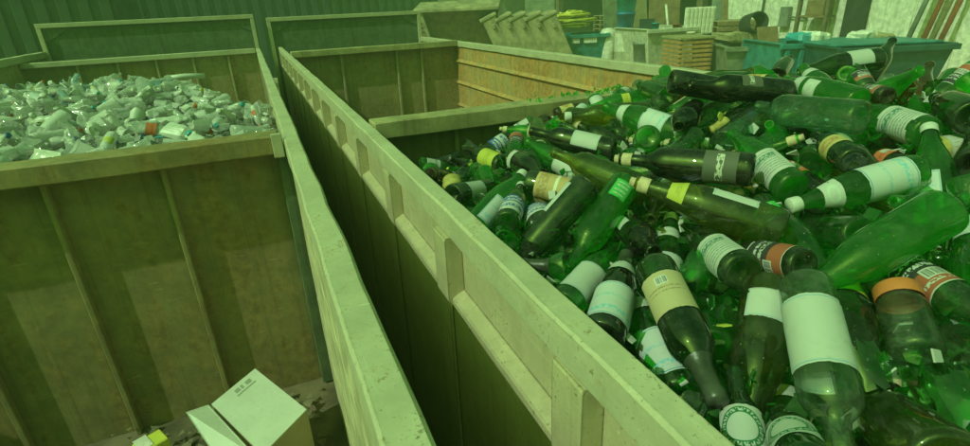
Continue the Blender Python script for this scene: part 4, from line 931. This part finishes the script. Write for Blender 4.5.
for _ in range(13000):
    if npl >= 560: break
    y_ = 2.40+3.4*rng.random()**1.25; x = rng.uniform(-2.3, .0)
    tp = topx((x, y_, float(pl_z(x, y_))))
    if tp[0] < -60: continue
    kind = KW[rng.integers(len(KW))]; mt = MW[rng.integers(len(MW))]; L = max(z for r, z in PP[kind]); rr = max(r for r, z in PP[kind])*.85
    sc_ = rng.uniform(.45, .95); zs = np.linspace(rr*.8, L-rr*.6, 5); az = rng.uniform(0, 6.283); tl = rng.normal(0, .35)
    ax = np.array([math.cos(az)*math.cos(tl), math.sin(az)*math.cos(tl), math.sin(tl)]); ok = False
    for zc in np.arange(.05, -.09, -.02):
        c = np.array([x, y_, float(pl_z(x, y_))+zc]); P = c[None]+((zs-L/2)*sc_)[:,None]*ax[None]; r = np.full(5, rr*sc_*.80)
        if (P[:,0]+r > .035).any() or (P[:,1]-r < 2.305).any(): continue
        if not pk2.hit(P, r, .012): ok = True; break
    if not ok: continue
    base = c-ax*L/2*sc_; R3 = frame_from(ax, rng.normal(0, 1, 3)+np.array([0,0,.6]), 0)
    o = bpy.data.objects.new(PNAME[kind], plastic_mesh(kind, mt, int(rng.integers(4)))); COL.objects.link(o); o.matrix_world = mat4(R3, base, sc_)
    zone = ('near ' if y_ < 2.9 else ('far ' if y_ > 3.9 else 'middle '))+('left' if tp[0] < 90 else ('right' if tp[0] > 175 else 'centre'))+' of the plastic heap'
    zone = ('small ' if sc_ < .6 else ('large ' if sc_ > .8 else '')), 'at '+zone
    what = {'soda':'crushed bottle','tall':'ribbed bottle','cup':'plastic cup','tub':'plastic tub','jug':'plastic jug'}[kind]; ad = {'clear':'clear','milky':'milky','greenish':'greenish','bluish':'bluish','dull':'dull','white':'white','orange':'orange-red'}[mt]
    extra = ''
    if kind in ('soda','tall'):
        if rng.random() < .6:
            k = list(capme)[rng.choice(5, p=[.4,.28,.1,.14,.08])]; cpo = bpy.data.objects.new('cap', capme[k]); COL.objects.link(cpo); cpo.parent = o; cpo.location = (0,0,L-.014); extra = f' with {k} cap'
        if rng.random() < .4 and kind == 'soda':
            k = list(plab)[rng.integers(5)]; lo_ = bpy.data.objects.new('label', plab[k]); COL.objects.link(lo_); lo_.parent = o; extra += (' and' if extra else ' with')+' sleeve'
    txt = f'{zone[0]}{ad} {what}{extra} {zone[1]}'; tag(o, txt, PNAME[kind].split('_')[1], txt); pk2.add(P, r); npl += 1
print('plastic', npl)
lid_me = lathe([(0,.004),(.045,.004),(.05,0),(.052,-.006),(.05,-.008)], 22, name='bucket_cover'); lid_me.materials.append(m_capw)
for px, py, D, lb in ((110,111,3.35,'round white cover facing up in the middle of the plastic heap'),):
    o = bpy.data.objects.new('bucket_cover', lid_me); COL.objects.link(o); p = at(px, py, D); o.matrix_world = mat4(frame_from(EYE-p+np.array([0,0,1.0]), (1,0,0)), p, .85); tag(o, lb, 'cover')
for px, py, D, c, lb, sx in ((185,77,4.4,m_capw,'white tube lying on the crest of the plastic heap',.30),(95,124,3.0,m_cyan,'cyan and white straw-like tube in the plastic heap',.2),(45,90,4.1,m_capo,'orange wrapper on the left of the plastic heap',.2),(78,92,4.0,m_red,'red scrap on the left of the plastic heap',.12)):
    p = at(px, py, D); tag(tube('plastic_tube' if 'tube' in lb else 'wrapper', [tuple(p+np.array([-sx/2,0,.0])), tuple(p+np.array([0,.01,.006])), tuple(p+np.array([sx/2,.02,-.005]))], .022, c), lb, 'tube' if 'tube' in lb else 'wrapper')
V, F = [], []; nx, ny = 70, 110
for i in range(nx+1):
    for j in range(ny+1):
        x = -2.418+(.05+2.418)*i/nx; y_ = 2.30+(7.60-2.30)*j/ny; V.append((x, y_, float(pl_z(x, y_))-.085+random.uniform(-.018, .018)))
for i in range(nx):
    for j in range(ny): a = i*(ny+1)+j; F.append((a, a+ny+1, a+ny+2, a+1))
tag(poly('crushed_plastic', V, F, plain('gap_shaded_plastic', (.26,.27,.23), .4, .5, 22, .8)), 'crushed clear plastic filling the container below the loose bottles', 'plastic', kind='stuff')  # mass coloured darker to paint shade into the gaps between loose pieces
def pp():
    y_ = 2.35+4.3*random.random()**1.2; x = random.uniform(-2.35, .03); return (x, y_, float(pl_z(x, y_))+random.uniform(-.08, .03))
for m, n, lb in ((PM['clear'],1500,'clear'),(PM['milky'],1300,'milky white'),(m_capw,420,'white'),(m_cyan,160,'cyan'),(m_capo,220,'orange'),(m_foilb,160,'blue'),(m_greyp,160,'grey')):
    o = shards('plastic_scraps', n, pp, m, f'{lb} plastic scraps scattered over the plastic heap', .012, .045); o['category'] = 'plastic scraps'

# ------------------------------------------------------------------ added green-tinted volume that lifts the dark tones
hz = box('shadow_lift_volume', (-60,-25,GZ-1), (60,60,6.5), None, None, 0); tag(hz, 'added green-tinted veil over the yard, lifting the dark tones', kind='stuff')
hm = bpy.data.materials.new('shadow_lift_veil'); hm.use_nodes = True; hn = hm.node_tree; hn.nodes.clear()
pv = hn.nodes.new('ShaderNodeVolumePrincipled'); pv.inputs['Color'].default_value = (.62,.9,.48,1); pv.inputs['Density'].default_value = .013; pv.inputs['Anisotropy'].default_value = 0.0
ho = hn.nodes.new('ShaderNodeOutputMaterial'); hn.links.new(pv.outputs[0], ho.inputs['Volume']); hz.data.materials.append(hm)
